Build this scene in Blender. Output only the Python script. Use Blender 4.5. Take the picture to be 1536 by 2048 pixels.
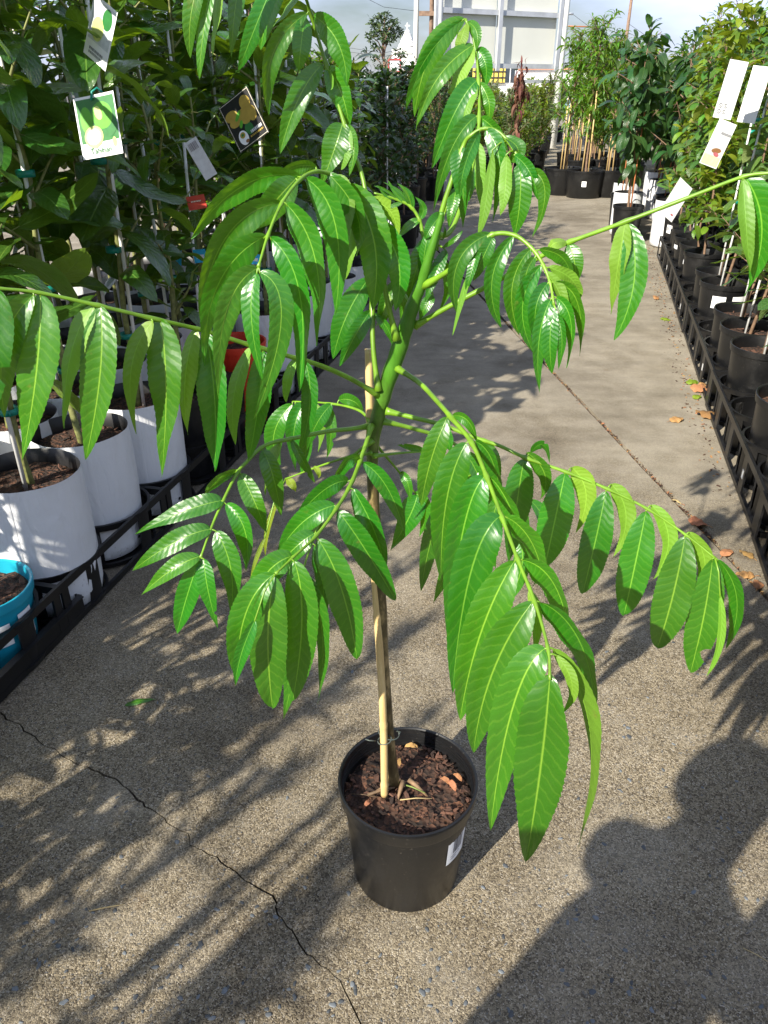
import bpy, bmesh, math, random
import numpy as np
from mathutils import Vector, Matrix, Quaternion, Euler

for o in list(bpy.data.objects):
    bpy.data.objects.remove(o)
SC = bpy.context.scene
COL = SC.collection
R = math.radians

# ------------------------------------------------------------ camera
PITCH, CAMZ = R(29.0), 1.40
cam = bpy.data.cameras.new('camera')
cam.sensor_fit = 'VERTICAL'; cam.sensor_height = 24.0
cam.lens = 24.0 * 1539.0 / 2048.0
cam.clip_start, cam.clip_end = 0.02, 1500
camo = bpy.data.objects.new('camera', cam); COL.objects.link(camo)
camo.location = (0, 0, CAMZ)
camo.rotation_euler = (R(90) - PITCH, 0, 0)
SC.camera = camo

# ------------------------------------------------------------ light
SUN_AZ, SUN_EL = R(40.0), R(33.0)          # azimuth the light travels towards, from +Y to +X
sdir = Vector((math.sin(SUN_AZ)*math.cos(SUN_EL), math.cos(SUN_AZ)*math.cos(SUN_EL), -math.sin(SUN_EL)))
sun = bpy.data.lights.new('sun', 'SUN'); sun.energy = 5.0; sun.angle = R(0.5); sun.color = (1.0, 0.93, 0.80)
suno = bpy.data.objects.new('sun', sun); COL.objects.link(suno)
suno.rotation_euler = sdir.to_track_quat('-Z', 'Y').to_euler()
suno.location = (-3, -6, 8)

W = bpy.data.worlds.new('World'); SC.world = W; W.use_nodes = True
wn = W.node_tree; wn.nodes.clear()
wo = wn.nodes.new('ShaderNodeOutputWorld'); wb = wn.nodes.new('ShaderNodeBackground')
sky = wn.nodes.new('ShaderNodeTexSky'); sky.sky_type = 'NISHITA'; sky.sun_disc = False
sky.sun_elevation = SUN_EL; sky.sun_rotation = R(180) + SUN_AZ
sky.air_density = 1.0; sky.dust_density = 0.6; sky.ozone_density = 1.0
wb.inputs['Strength'].default_value = 0.032
tc = wn.nodes.new('ShaderNodeTexCoord'); mp = wn.nodes.new('ShaderNodeMapping')
mp.inputs['Scale'].default_value = (1.0, 1.0, 3.2)
nz = wn.nodes.new('ShaderNodeTexNoise'); nz.inputs['Scale'].default_value = 2.2
nz.inputs['Detail'].default_value = 6; nz.inputs['Roughness'].default_value = 0.55
cr = wn.nodes.new('ShaderNodeValToRGB')
cr.color_ramp.elements[0].position = 0.34; cr.color_ramp.elements[0].color = (0, 0, 0, 1)
cr.color_ramp.elements[1].position = 0.66; cr.color_ramp.elements[1].color = (0.95, 0.95, 0.95, 1)
mx = wn.nodes.new('ShaderNodeMix'); mx.data_type = 'RGBA'
mx.inputs['B'].default_value = (16.5, 18.8, 26.5, 1)
wn.links.new(tc.outputs['Generated'], mp.inputs['Vector']); wn.links.new(mp.outputs[0], nz.inputs['Vector'])
wn.links.new(nz.outputs['Fac'], cr.inputs['Fac']); wn.links.new(cr.outputs['Color'], mx.inputs['Factor'])
wn.links.new(sky.outputs[0], mx.inputs['A']); wn.links.new(mx.outputs['Result'], wb.inputs['Color'])
wn.links.new(wb.outputs[0], wo.inputs['Surface'])

SC.view_settings.view_transform = 'Standard'; SC.view_settings.look = 'None'
SC.view_settings.exposure = 1.10; SC.view_settings.gamma = 1.0
SC.view_settings.use_curve_mapping = False
SC.render.engine = 'CYCLES'
SC.cycles.max_bounces = 8; SC.cycles.transparent_max_bounces = 8
SC.cycles.use_denoising = True

# ------------------------------------------------------------ geometry helpers
FPX = 1539.0
CP, SP = math.cos(PITCH), math.sin(PITCH)
def ray(u, v):
    a, b = (u-768.0)/FPX, (1024.0-v)/FPX
    return Vector((a, CP + b*SP, -SP + b*CP))
def P(u, v, d):                       # a photo point at camera-axis distance d -> world
    return Vector((0, 0, CAMZ)) + ray(u, v)*d
def Py(u, v, y):
    r = ray(u, v); return Vector((0, 0, CAMZ)) + r*(y/r.y)
def Pg(u, v, z=0.0):
    r = ray(u, v); return Vector((0, 0, CAMZ)) + r*((z-CAMZ)/r.z)
AS, AC = 0.239, 0.971
def A(s, t, z=0.0):                   # aisle coordinates: s along, t to the right
    return Vector((s*AS + t*AC, s*AC - t*AS, z))
AISLE = -math.atan2(AS, AC)           # z rotation that turns +Y onto the aisle direction

class MB:
    def __init__(s): s.v = []; s.f = []; s.m = []; s.uv = []; s.smooth = True
    def add(s, verts, faces, mi=0, uvs=None):
        b = len(s.v); s.v.extend([tuple(x) for x in verts])
        for k, f in enumerate(faces):
            s.f.append(tuple(b+i for i in f)); s.m.append(mi)
            s.uv.append(None if uvs is None else [uvs[i] for i in f])
    def tube(s, pts, rad, n=8, mi=0, cap=True):
        pts = [Vector(p) for p in pts]
        if not hasattr(rad, '__len__'): rad = [rad]*len(pts)
        vs = []; ref = None
        for i, p in enumerate(pts):
            t = (pts[min(i+1, len(pts)-1)] - pts[max(i-1, 0)])
            if t.length < 1e-9: t = Vector((0, 0, 1))
            t.normalize()
            if ref is None:
                ref = Vector((1, 0, 0)) if abs(t.x) < .8 else Vector((0, 1, 0))
            a = (ref - t*ref.dot(t))
            if a.length < 1e-6: a = t.orthogonal()
            a.normalize(); b = t.cross(a); ref = a
            for k in range(n):
                q = 2*math.pi*k/n
                vs.append(p + (a*math.cos(q) + b*math.sin(q))*rad[i])
        fs = []
        for i in range(len(pts)-1):
            for k in range(n):
                fs.append((i*n+k, i*n+(k+1) % n, (i+1)*n+(k+1) % n, (i+1)*n+k))
        if cap:
            fs.append(tuple(range(n-1, -1, -1))); fs.append(tuple((len(pts)-1)*n+k for k in range(n)))
        s.add(vs, fs, mi)
    def lathe(s, prof, n=32, c=(0, 0, 0), mi=0, close=False, wob=None):
        vs = []
        for j, (r, z) in enumerate(prof):
            for k in range(n):
                q = 2*math.pi*k/n
                w = wob(q, z) if wob else 1.0
                vs.append((c[0]+r*w*math.cos(q), c[1]+r*w*math.sin(q), c[2]+z))
        m = len(prof); fs = []
        for j in range(m if close else m-1):
            j2 = (j+1) % m
            for k in range(n):
                fs.append((j*n+k, j*n+(k+1) % n, j2*n+(k+1) % n, j2*n+k))
        s.add(vs, fs, mi)
    def disc(s, r, z, n=32, c=(0, 0), mi=0):
        s.add([(c[0]+r*math.cos(2*math.pi*k/n), c[1]+r*math.sin(2*math.pi*k/n), z) for k in range(n)], [tuple(range(n))], mi)
    def box(s, c, size, M=None, mi=0):
        x, y, z = size[0]/2, size[1]/2, size[2]/2
        vs = [Vector((i*x, j*y, k*z)) for i in (-1, 1) for j in (-1, 1) for k in (-1, 1)]
        if M is not None: vs = [M @ q for q in vs]
        vs = [q + Vector(c) for q in vs]
        s.add(vs, [(0, 1, 3, 2), (4, 6, 7, 5), (0, 4, 5, 1), (2, 3, 7, 6), (0, 2, 6, 4), (1, 5, 7, 3)], mi)
    def mesh(s, name, mats, smooth=True):
        me = bpy.data.meshes.new(name)
        me.from_pydata(s.v, [], s.f)
        for m in (mats if isinstance(mats, (list, tuple)) else [mats]): me.materials.append(m)
        me.polygons.foreach_set('material_index', s.m)
        if any(u is not None for u in s.uv):
            ul = me.uv_layers.new(name='UVMap'); flat = []
            for f, u in zip(s.f, s.uv):
                for q in (u if u is not None else [(0.5, 0.5)]*len(f)): flat.extend(q)
            ul.data.foreach_set('uv', flat)
        if smooth:
            me.polygons.foreach_set('use_smooth', [True]*len(me.polygons))
        me.update()
        return me
    def build(s, name, mats, parent=None, smooth=True, loc=None):
        return link(name, s.mesh(name, mats, smooth), parent, loc)

def link(name, data, parent=None, loc=None):
    o = bpy.data.objects.new(name, data); COL.objects.link(o)
    if parent is not None:
        o.parent = parent; KIDS.setdefault(parent.name, []).append(o)
    if loc is not None: o.location = loc
    return o
def autosmooth(o, ang=40):
    me = o.data
    try: me.set_sharp_from_angle(angle=R(ang))
    except Exception: pass
    return o
def tag(o, label=None, cat=None, group=None, kind=None):
    if label: o['label'] = label
    if cat: o['category'] = cat
    if group: o['group'] = group
    if kind: o['kind'] = kind
    return o
def empty(name, loc, rz=0.0):
    o = bpy.data.objects.new(name, None); COL.objects.link(o)
    o.empty_display_size = 0.05
    o.location = loc; o.rotation_euler = (0, 0, rz); return o
KIDS = {}
def copy_tree(o, parent=None):
    c = o.copy(); COL.objects.link(c)
    if parent is not None:
        c.parent = parent; KIDS.setdefault(parent.name, []).append(c)
    for ch in list(KIDS.get(o.name, [])): copy_tree(ch, c)
    return c
def catmull(pts, k=8):
    pts = [np.array(p, float) for p in pts]
    q = [2*pts[0]-pts[1]] + pts + [2*pts[-1]-pts[-2]]
    out = []
    for i in range(1, len(q)-2):
        for j in range(k):
            t = j/k
            out.append(0.5*((2*q[i]) + (-q[i-1]+q[i+1])*t + (2*q[i-1]-5*q[i]+4*q[i+1]-q[i+2])*t*t + (-q[i-1]+3*q[i]-3*q[i+1]+q[i+2])*t**3))
    out.append(q[-2]); return out

# ------------------------------------------------------------ materials
def newmat(name):
    m = bpy.data.materials.new(name); m.use_nodes = True
    nt = m.node_tree; nt.nodes.clear()
    out = nt.nodes.new('ShaderNodeOutputMaterial')
    b = nt.nodes.new('ShaderNodeBsdfPrincipled')
    nt.links.new(b.outputs[0], out.inputs['Surface'])
    return m, nt, b, out
def N(nt, t, **kw):
    n = nt.nodes.new(t)
    for k, v in kw.items():
        if k in n.inputs: n.inputs[k].default_value = v
        else: setattr(n, k, v)
    return n
def math_(nt, op, a, b=None, clamp=False):
    n = nt.nodes.new('ShaderNodeMath'); n.operation = op; n.use_clamp = clamp
    for i, x in enumerate((a, b)):
        if x is None: continue
        if isinstance(x, (int, float)): n.inputs[i].default_value = x
        else: nt.links.new(x, n.inputs[i])
    return n.outputs[0]
def mixc(nt, f, a, b, mode='MIX'):
    n = nt.nodes.new('ShaderNodeMix'); n.data_type = 'RGBA'; n.blend_type = mode
    for key, x in (('Factor', f), ('A', a), ('B', b)):
        if isinstance(x, (int, float)): n.inputs[key].default_value = x
        elif isinstance(x, (tuple, list)): n.inputs[key].default_value = (*x[:3], 1)
        else: nt.links.new(x, n.inputs[key])
    return n.outputs['Result']
def ramp(nt, fac, stops, interp='LINEAR'):
    n = nt.nodes.new('ShaderNodeValToRGB'); n.color_ramp.interpolation = interp
    e = n.color_ramp.elements
    while len(e) < len(stops): e.new(0.5)
    for i, (p, c) in enumerate(stops):
        e[i].position = p; e[i].color = (*c[:3], 1) if hasattr(c, '__len__') else (c, c, c, 1)
    nt.links.new(fac, n.inputs['Fac']); return n.outputs['Color']
def bump(nt, b, h, strength=0.3, dist=0.01):
    n = N(nt, 'ShaderNodeBump', Strength=strength, Distance=dist)
    nt.links.new(h, n.inputs['Height']); nt.links.new(n.outputs[0], b.inputs['Normal']); return n

def simple(name, col, rough=0.5, var=0.15, scale=30, bstr=0.1, spec=0.5, metal=0.0, objvar=0.0, dist=0.002):
    m, nt, b, out = newmat(name)
    t = N(nt, 'ShaderNodeTexCoord'); nz = N(nt, 'ShaderNodeTexNoise', Scale=scale, Detail=5.0)
    nt.links.new(t.outputs['Object'], nz.inputs['Vector'])
    lo = tuple(c*(1-var) for c in col); hi = tuple(min(1, c*(1+var)) for c in col)
    c = ramp(nt, nz.outputs['Fac'], [(0.3, lo), (0.7, hi)])
    if objvar:
        oi = N(nt, 'ShaderNodeObjectInfo')
        k = math_(nt, 'MULTIPLY_ADD', oi.outputs['Random'], objvar*2); k.node.inputs[2].default_value = 1-objvar
        hs = N(nt, 'ShaderNodeHueSaturation'); nt.links.new(c, hs.inputs['Color']); nt.links.new(k, hs.inputs['Value']); c = hs.outputs[0]
    nt.links.new(c, b.inputs['Base Color'])
    b.inputs['Roughness'].default_value = rough; b.inputs['Metallic'].default_value = metal
    b.inputs['Specular IOR Level'].default_value = spec
    if bstr: bump(nt, b, nz.outputs['Fac'], bstr, dist)
    return m

def leafmat(name, top, under, trans, vein, rough=0.32, tr=0.35, veins=16, slant=1.6, vbump=0.35, var=0.25, coat=0.0, spec=0.5, veinmix=0.3, bdist=0.003):
    m, nt, b, out = newmat(name)
    uv = N(nt, 'ShaderNodeUVMap'); sep = N(nt, 'ShaderNodeSeparateXYZ'); nt.links.new(uv.outputs[0], sep.inputs[0])
    d = math_(nt, 'MULTIPLY', math_(nt, 'ABSOLUTE', math_(nt, 'SUBTRACT', sep.outputs['X'], 0.5)), 2.0)
    x = math_(nt, 'SUBTRACT', math_(nt, 'MULTIPLY', sep.outputs['Y'], float(veins)), math_(nt, 'MULTIPLY', d, slant))
    uvn = N(nt, 'ShaderNodeTexNoise', Scale=5.0, Detail=2.0); nt.links.new(uv.outputs[0], uvn.inputs['Vector']); uvn.noise_dimensions = '4D'
    oi0 = N(nt, 'ShaderNodeObjectInfo'); nt.links.new(math_(nt, 'MULTIPLY', oi0.outputs['Random'], 40.0), uvn.inputs['W'])
    x = math_(nt, 'ADD', x, math_(nt, 'MULTIPLY', math_(nt, 'SUBTRACT', uvn.outputs['Fac'], .5), 0.9))
    x = math_(nt, 'ADD', x, math_(nt, 'MULTIPLY', math_(nt, 'GREATER_THAN', sep.outputs['X'], .5), .37))
    tri = math_(nt, 'PINGPONG', x, 0.5)                      # 0 on a vein, .5 between
    vm = math_(nt, 'SUBTRACT', 1.0, math_(nt, 'MULTIPLY', tri, 7.0), True)
    mid = math_(nt, 'SUBTRACT', 1.0, math_(nt, 'MULTIPLY', d, 16.0), True)
    geo = N(nt, 'ShaderNodeNewGeometry'); oi = N(nt, 'ShaderNodeObjectInfo')
    rnd = math_(nt, 'FRACT', math_(nt, 'ADD', geo.outputs['Random Per Island'], oi.outputs['Random']))
    t = N(nt, 'ShaderNodeTexCoord'); nz = N(nt, 'ShaderNodeTexNoise', Scale=14.0, Detail=4.0)
    nt.links.new(t.outputs['Object'], nz.inputs['Vector'])
    c = mixc(nt, geo.outputs['Backfacing'], top, under)
    c = mixc(nt, math_(nt, 'MULTIPLY', vm, veinmix), c, vein)
    c = mixc(nt, math_(nt, 'MULTIPLY', mid, 0.85), c, vein)
    sp_ = N(nt, 'ShaderNodeTexNoise', Scale=55.0, Detail=3.0); nt.links.new(t.outputs['Object'], sp_.inputs['Vector'])
    spot = math_(nt, 'MULTIPLY', math_(nt, 'SUBTRACT', sp_.outputs['Fac'], 0.70), 9.0, True)
    c = mixc(nt, math_(nt, 'MULTIPLY', spot, 0.6), c, (0.16, 0.15, 0.03))
    hs = N(nt, 'ShaderNodeHueSaturation')
    val = math_(nt, 'ADD', math_(nt, 'MULTIPLY', rnd, var*1.4), math_(nt, 'MULTIPLY', nz.outputs['Fac'], var))
    val = math_(nt, 'ADD', val, 1.0-var*1.2)
    hue = math_(nt, 'ADD', math_(nt, 'MULTIPLY', math_(nt, 'FRACT', math_(nt, 'MULTIPLY', rnd, 7.31)), -0.03*var/0.25), 0.512)
    nt.links.new(val, hs.inputs['Value']); nt.links.new(hue, hs.inputs['Hue']); nt.links.new(c, hs.inputs['Color'])
    nt.links.new(hs.outputs[0], b.inputs['Base Color'])
    rg = math_(nt, 'ADD', math_(nt, 'MULTIPLY', geo.outputs['Backfacing'], 0.25), rough)
    rg = math_(nt, 'ADD', rg, math_(nt, 'MULTIPLY', math_(nt, 'SUBTRACT', nz.outputs['Fac'], .5), .12), True)
    nt.links.new(rg, b.inputs['Roughness'])
    b.inputs['Specular IOR Level'].default_value = spec
    if coat: b.inputs['Coat Weight'].default_value = coat; b.inputs['Coat Roughness'].default_value = 0.28
    h = math_(nt, 'SUBTRACT', math_(nt, 'MULTIPLY', tri, 2.0), math_(nt, 'MULTIPLY', mid, 1.0))
    h = math_(nt, 'ADD', h, math_(nt, 'MULTIPLY', nz.outputs['Fac'], 3.0))
    bp = bump(nt, b, h, vbump, bdist)
    tl = N(nt, 'ShaderNodeBsdfTranslucent')
    hs2 = N(nt, 'ShaderNodeHueSaturation'); hs2.inputs['Color'].default_value = (*trans, 1)
    nt.links.new(val, hs2.inputs['Value'])
    nt.links.new(hs2.outputs[0], tl.inputs['Color']); nt.links.new(bp.outputs[0], tl.inputs['Normal'])
    ms = N(nt, 'ShaderNodeMixShader'); ms.inputs[0].default_value = tr
    nt.links.new(b.outputs[0], ms.inputs[1]); nt.links.new(tl.outputs[0], ms.inputs[2])
    nt.links.new(ms.outputs[0], out.inputs['Surface'])
    return m

M = {}
M['leaf'] = leafmat('leaflet_green', (0.018, 0.128, 0.006), (0.11, 0.24, 0.016), (0.36, 0.72, 0.010), (0.20, 0.42, 0.04), rough=0.35, tr=0.18, spec=0.6, coat=0.25, veins=15, slant=1.1, vbump=0.22, var=0.26, veinmix=0.13, bdist=.0012)
M['leafdry'] = leafmat('yellowing_leaflet', (0.20, 0.29, 0.02), (0.24, 0.30, 0.03), (0.4, 0.5, 0.02), (0.3, 0.36, 0.05), rough=0.5, tr=0.4, var=0.15)
M['citrus'] = leafmat('citrus_leaf', (0.026, 0.086, 0.012), (0.11, 0.21, 0.025), (0.30, 0.50, 0.010), (0.13, 0.26, 0.04), rough=0.25, coat=0.45, tr=0.22, veins=9, slant=2.2, vbump=0.35, var=0.32, veinmix=0.15)
M['avocado'] = leafmat('avocado_leaf', (0.020, 0.072, 0.018), (0.05, 0.11, 0.03), (0.12, 0.28, 0.02), (0.08, 0.16, 0.04), rough=0.40, tr=0.25, veins=9, var=0.4, veinmix=0.2)
M['apple'] = leafmat('apple_leaf', (0.045, 0.13, 0.022), (0.14, 0.20, 0.07), (0.26, 0.40, 0.03), (0.14, 0.24, 0.05), rough=0.42, tr=0.32, veins=8, var=0.4, veinmix=0.25)
M['bright'] = leafmat('bright_leaf', (0.060, 0.17, 0.014), (0.12, 0.24, 0.03), (0.30, 0.50, 0.015), (0.14, 0.26, 0.04), rough=0.38, tr=0.38, veins=9, var=0.45)
M['yellowgreen'] = leafmat('yellow_green_leaf', (0.110, 0.20, 0.016), (0.16, 0.24, 0.03), (0.40, 0.50, 0.02), (0.2, 0.26, 0.05), rough=0.42, tr=0.36, veins=9, var=0.5)
M['darkleaf'] = leafmat('dark_shrub_leaf', (0.020, 0.060, 0.014), (0.04, 0.09, 0.025), (0.10, 0.22, 0.015), (0.06, 0.12, 0.03), rough=0.38, tr=0.22, veins=8, var=0.5)
M['greyleaf'] = leafmat('grey_green_leaf', (0.10, 0.15, 0.06), (0.16, 0.2, 0.1), (0.25, 0.32, 0.08), (0.2, 0.25, 0.12), rough=0.5, tr=0.3, veins=6, var=0.5)
M['brownleaf'] = leafmat('dead_brown_leaf', (0.13, 0.055, 0.03), (0.15, 0.07, 0.04), (0.25, 0.1, 0.04), (0.16, 0.08, 0.04), rough=0.7, tr=0.2, veins=6, var=0.5)
M['treeleaf'] = leafmat('far_tree_leaf', (0.035, 0.075, 0.022), (0.05, 0.09, 0.03), (0.08, 0.16, 0.03), (0.06, 0.1, 0.03), rough=0.6, tr=0.2, veins=4, var=0.6)
M['drybrown'] = leafmat('fallen_dry_leaf', (0.36, 0.20, 0.07), (0.42, 0.26, 0.10), (0.4, 0.22, 0.06), (0.30, 0.15, 0.06), rough=0.7, tr=0.15, veins=8, var=0.4)
M['rachis'] = simple('frond_stalk', (0.13, 0.26, 0.016), 0.38, 0.25, 40, 0.1, objvar=0.1)
def m_pot():
    m, nt, b, out = newmat('black_pot_plastic')
    t = N(nt, 'ShaderNodeTexCoord'); n1 = N(nt, 'ShaderNodeTexNoise', Scale=9.0, Detail=6.0, Roughness=.65); n2 = N(nt, 'ShaderNodeTexNoise', Scale=160.0, Detail=3.0)
    for n in (n1, n2): nt.links.new(t.outputs['Object'], n.inputs['Vector'])
    dust = math_(nt, 'MULTIPLY', math_(nt, 'SUBTRACT', n1.outputs['Fac'], .48), 2.6, True)
    speck = math_(nt, 'MULTIPLY', math_(nt, 'SUBTRACT', n2.outputs['Fac'], .66), 9.0, True)
    c = mixc(nt, math_(nt, 'MULTIPLY', dust, .55), (.0065, .0068, .0076), (.026, .025, .024)); c = mixc(nt, math_(nt, 'MULTIPLY', speck, .5), c, (.10, .09, .075))
    nt.links.new(c, b.inputs['Base Color']); nt.links.new(math_(nt, 'ADD', math_(nt, 'MULTIPLY', dust, .28), .33), b.inputs['Roughness'])
    bump(nt, b, n1.outputs['Fac'], .12, .006); return m
M['plastic'] = m_pot()
M['tray'] = simple('black_tray_plastic', (0.0075, 0.0075, 0.0082), 0.40, 0.3, 12, 0.08, objvar=0.2)
def m_bag():
    m, nt, b, out = newmat('white_grow_bag_film')
    t = N(nt, 'ShaderNodeTexCoord'); n1 = N(nt, 'ShaderNodeTexNoise', Scale=6.0, Detail=3.0); mp = N(nt, 'ShaderNodeMapping'); mp.inputs['Scale'].default_value = (14, 14, 3.5)
    n2 = N(nt, 'ShaderNodeTexNoise', Scale=1.0, Detail=5.0, Distortion=1.2); n3 = N(nt, 'ShaderNodeTexNoise', Scale=70.0, Detail=4.0, Roughness=.7); n4 = N(nt, 'ShaderNodeTexNoise', Scale=11.0, Detail=6.0, Roughness=.7)
    oi = N(nt, 'ShaderNodeObjectInfo'); va = N(nt, 'ShaderNodeVectorMath'); nt.links.new(t.outputs['Object'], va.inputs[0]); nt.links.new(oi.outputs['Location'], va.inputs[1])
    for n in (n1, n3, n4): nt.links.new(va.outputs[0], n.inputs['Vector'])
    nt.links.new(va.outputs[0], mp.inputs[0]); nt.links.new(mp.outputs[0], n2.inputs['Vector'])
    sp = N(nt, 'ShaderNodeSeparateXYZ'); nt.links.new(t.outputs['Object'], sp.inputs[0])
    lowz = math_(nt, 'SUBTRACT', 1.0, math_(nt, 'MULTIPLY', sp.outputs['Z'], 5.5), True)
    mud = math_(nt, 'MULTIPLY', math_(nt, 'SUBTRACT', math_(nt, 'ADD', n3.outputs['Fac'], math_(nt, 'MULTIPLY', lowz, .16)), .70), 7.0, True)
    haze = math_(nt, 'MULTIPLY', math_(nt, 'SUBTRACT', n4.outputs['Fac'], .50), 1.6, True)
    c = mixc(nt, math_(nt, 'MULTIPLY', haze, .45), (.66, .67, .69), (.42, .40, .36)); c = mixc(nt, math_(nt, 'MULTIPLY', mud, .6), c, (.16, .11, .07))
    nt.links.new(c, b.inputs['Base Color']); b.inputs['Roughness'].default_value = .42
    h = math_(nt, 'ADD', n1.outputs['Fac'], math_(nt, 'MULTIPLY', math_(nt, 'ABSOLUTE', math_(nt, 'SUBTRACT', n2.outputs['Fac'], .5)), 1.6)); bump(nt, b, h, .55, .012); return m
M['white_bag'] = m_bag()
M['bag_inner'] = simple('black_bag_lining', (0.01, 0.01, 0.011), 0.4, 0.3, 10, 0.2)
M['label'] = simple('white_label_paper', (0.78, 0.79, 0.80), 0.5, 0.03, 40, 0.0)
M['ink'] = simple('printed_ink', (0.05, 0.05, 0.06), 0.6, 0.1, 40, 0.0)
M['greyink'] = simple('faded_ink', (0.25, 0.25, 0.27), 0.6, 0.1, 40, 0.0)
M['fibre'] = simple('white_fibreglass_stake', (0.72, 0.72, 0.70), 0.45, 0.08, 30, 0.05)
M['tie'] = simple('green_budding_tape', (0.0, 0.20, 0.15), 0.45, 0.2, 60, 0.1)
M['teal'] = simple('turquoise_pot_plastic', (0.01, 0.30, 0.42), 0.35, 0.1, 10, 0.05)
M['redpot'] = simple('red_pot_plastic', (0.62, 0.04, 0.015), 0.4, 0.12, 10, 0.05)
M['bluelabel'] = simple('cyan_print', (0.03, 0.42, 0.72), 0.45, 0.2, 60, 0.0)
M['stone'] = simple('blue_grey_pebble', (0.090, 0.100, 0.108), 0.65, 0.35, 220, 0.2, objvar=0.55)
M['chip'] = simple('pine_bark_chip', (0.068, 0.031, 0.019), 0.8, 0.5, 90, 0.5, objvar=0.85)
M['straw'] = simple('dry_straw', (0.42, 0.32, 0.15), 0.7, 0.2, 60, 0.1)
M['galv'] = simple('galvanised_steel', (0.48, 0.50, 0.53), 0.4, 0.15, 5, 0.05, metal=0.35)
M['panel'] = simple('cream_sign_back', (0.60, 0.61, 0.56), 0.6, 0.04, 1.0, 0.0)
M['whitepaint'] = simple('white_paint', (0.78, 0.78, 0.76), 0.6, 0.04, 3, 0.0)
M['wood'] = simple('weathered_pole_wood', (0.20, 0.13, 0.09), 0.8, 0.3, 12, 0.2)
M['yellow'] = simple('yellow_cladding', (0.66, 0.50, 0.10), 0.6, 0.08, 3, 0.0)
M['darksteel'] = simple('dark_steel', (0.03, 0.032, 0.036), 0.5, 0.2, 10, 0.0)
M['orange'] = simple('rusty_orange_pipe', (0.45, 0.16, 0.06), 0.6, 0.2, 6, 0.0)
M['redpaint'] = simple('red_sign_paint', (0.40, 0.05, 0.05), 0.5, 0.1, 6, 0.0)
M['roof'] = simple('terracotta_roof', (0.45, 0.20, 0.12), 0.7, 0.15, 6, 0.0)
M['bluewall'] = simple('pale_blue_wall', (0.25, 0.42, 0.50), 0.6, 0.1, 3, 0.0)
M['glass'] = simple('dark_window_glass', (0.03, 0.04, 0.05), 0.1, 0.1, 3, 0.0)
M['twig'] = simple('brown_twig', (0.16, 0.10, 0.055), 0.75, 0.35, 60, 0.3, objvar=0.2)
M['greentwig'] = simple('green_twig', (0.13, 0.18, 0.04), 0.6, 0.3, 60, 0.2, objvar=0.2)

def m_bamboo():
    m, nt, b, out = newmat('bamboo_cane')
    t = N(nt, 'ShaderNodeTexCoord'); mp = N(nt, 'ShaderNodeMapping'); mp.inputs['Scale'].default_value = (160, 160, 6)
    nz = N(nt, 'ShaderNodeTexNoise', Scale=1.0, Detail=5.0)
    nt.links.new(t.outputs['Object'], mp.inputs[0]); nt.links.new(mp.outputs[0], nz.inputs['Vector'])
    n2 = N(nt, 'ShaderNodeTexNoise', Scale=9.0, Detail=3.0); nt.links.new(t.outputs['Object'], n2.inputs['Vector'])
    c = ramp(nt, nz.outputs['Fac'], [(0.3, (0.52, 0.37, 0.15)), (0.7, (0.70, 0.55, 0.27))])
    c = mixc(nt, math_(nt, 'MULTIPLY', n2.outputs['Fac'], 0.5), c, (0.33, 0.19, 0.07))
    nt.links.new(c, b.inputs['Base Color']); b.inputs['Roughness'].default_value = 0.42
    bump(nt, b, nz.outputs['Fac'], 0.15, 0.001); return m
M['bamboo'] = m_bamboo()

def m_trunk():
    m, nt, b, out = newmat('young_trunk_bark')
    g = N(nt, 'ShaderNodeNewGeometry'); sp = N(nt, 'ShaderNodeSeparateXYZ'); nt.links.new(g.outputs['Position'], sp.inputs[0])
    mp = N(nt, 'ShaderNodeMapping'); mp.inputs['Scale'].default_value = (60, 60, 22); nt.links.new(g.outputs['Position'], mp.inputs[0])
    nz = N(nt, 'ShaderNodeTexNoise', Scale=1.0, Detail=6.0, Roughness=0.7); nt.links.new(mp.outputs[0], nz.inputs['Vector'])
    z = math_(nt, 'ADD', sp.outputs['Z'], math_(nt, 'MULTIPLY', math_(nt, 'SUBTRACT', nz.outputs['Fac'], .5), 0.22))
    k = math_(nt, 'MULTIPLY', math_(nt, 'SUBTRACT', z, 0.86), 5.5, True)
    bark = ramp(nt, nz.outputs['Fac'], [(0.30, (0.035, 0.024, 0.012)), (0.52, (0.10, 0.075, 0.03)), (0.66, (0.30, 0.22, 0.10))])
    grn = ramp(nt, nz.outputs['Fac'], [(0.3, (0.036, 0.130, 0.007)), (0.7, (0.064, 0.200, 0.012))])
    c = mixc(nt, k, bark, grn)
    nt.links.new(c, b.inputs['Base Color']); b.inputs['Roughness'].default_value = 0.38
    bump(nt, b, nz.outputs['Fac'], 0.25, 0.002); return m
M['trunk'] = m_trunk()

def m_soil():
    m, nt, b, out = newmat('potting_mix')
    g = N(nt, 'ShaderNodeTexCoord')
    v = N(nt, 'ShaderNodeTexVoronoi', Scale=110.0); nt.links.new(g.outputs['Object'], v.inputs['Vector'])
    n = N(nt, 'ShaderNodeTexNoise', Scale=60.0, Detail=6.0); nt.links.new(g.outputs['Object'], n.inputs['Vector'])
    sx = N(nt, 'ShaderNodeSeparateColor'); nt.links.new(v.outputs['Color'], sx.inputs[0])
    c = ramp(nt, sx.outputs[0], [(0.0, (0.016, 0.009, 0.006)), (0.6, (0.045, 0.021, 0.012)), (1.0, (0.12, 0.052, 0.028))])
    nt.links.new(c, b.inputs['Base Color']); b.inputs['Roughness'].default_value = 0.9
    h = math_(nt, 'ADD', v.outputs['Distance'], n.outputs['Fac']); bump(nt, b, h, 0.9, 0.006); return m
M['soil'] = m_soil()

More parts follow.
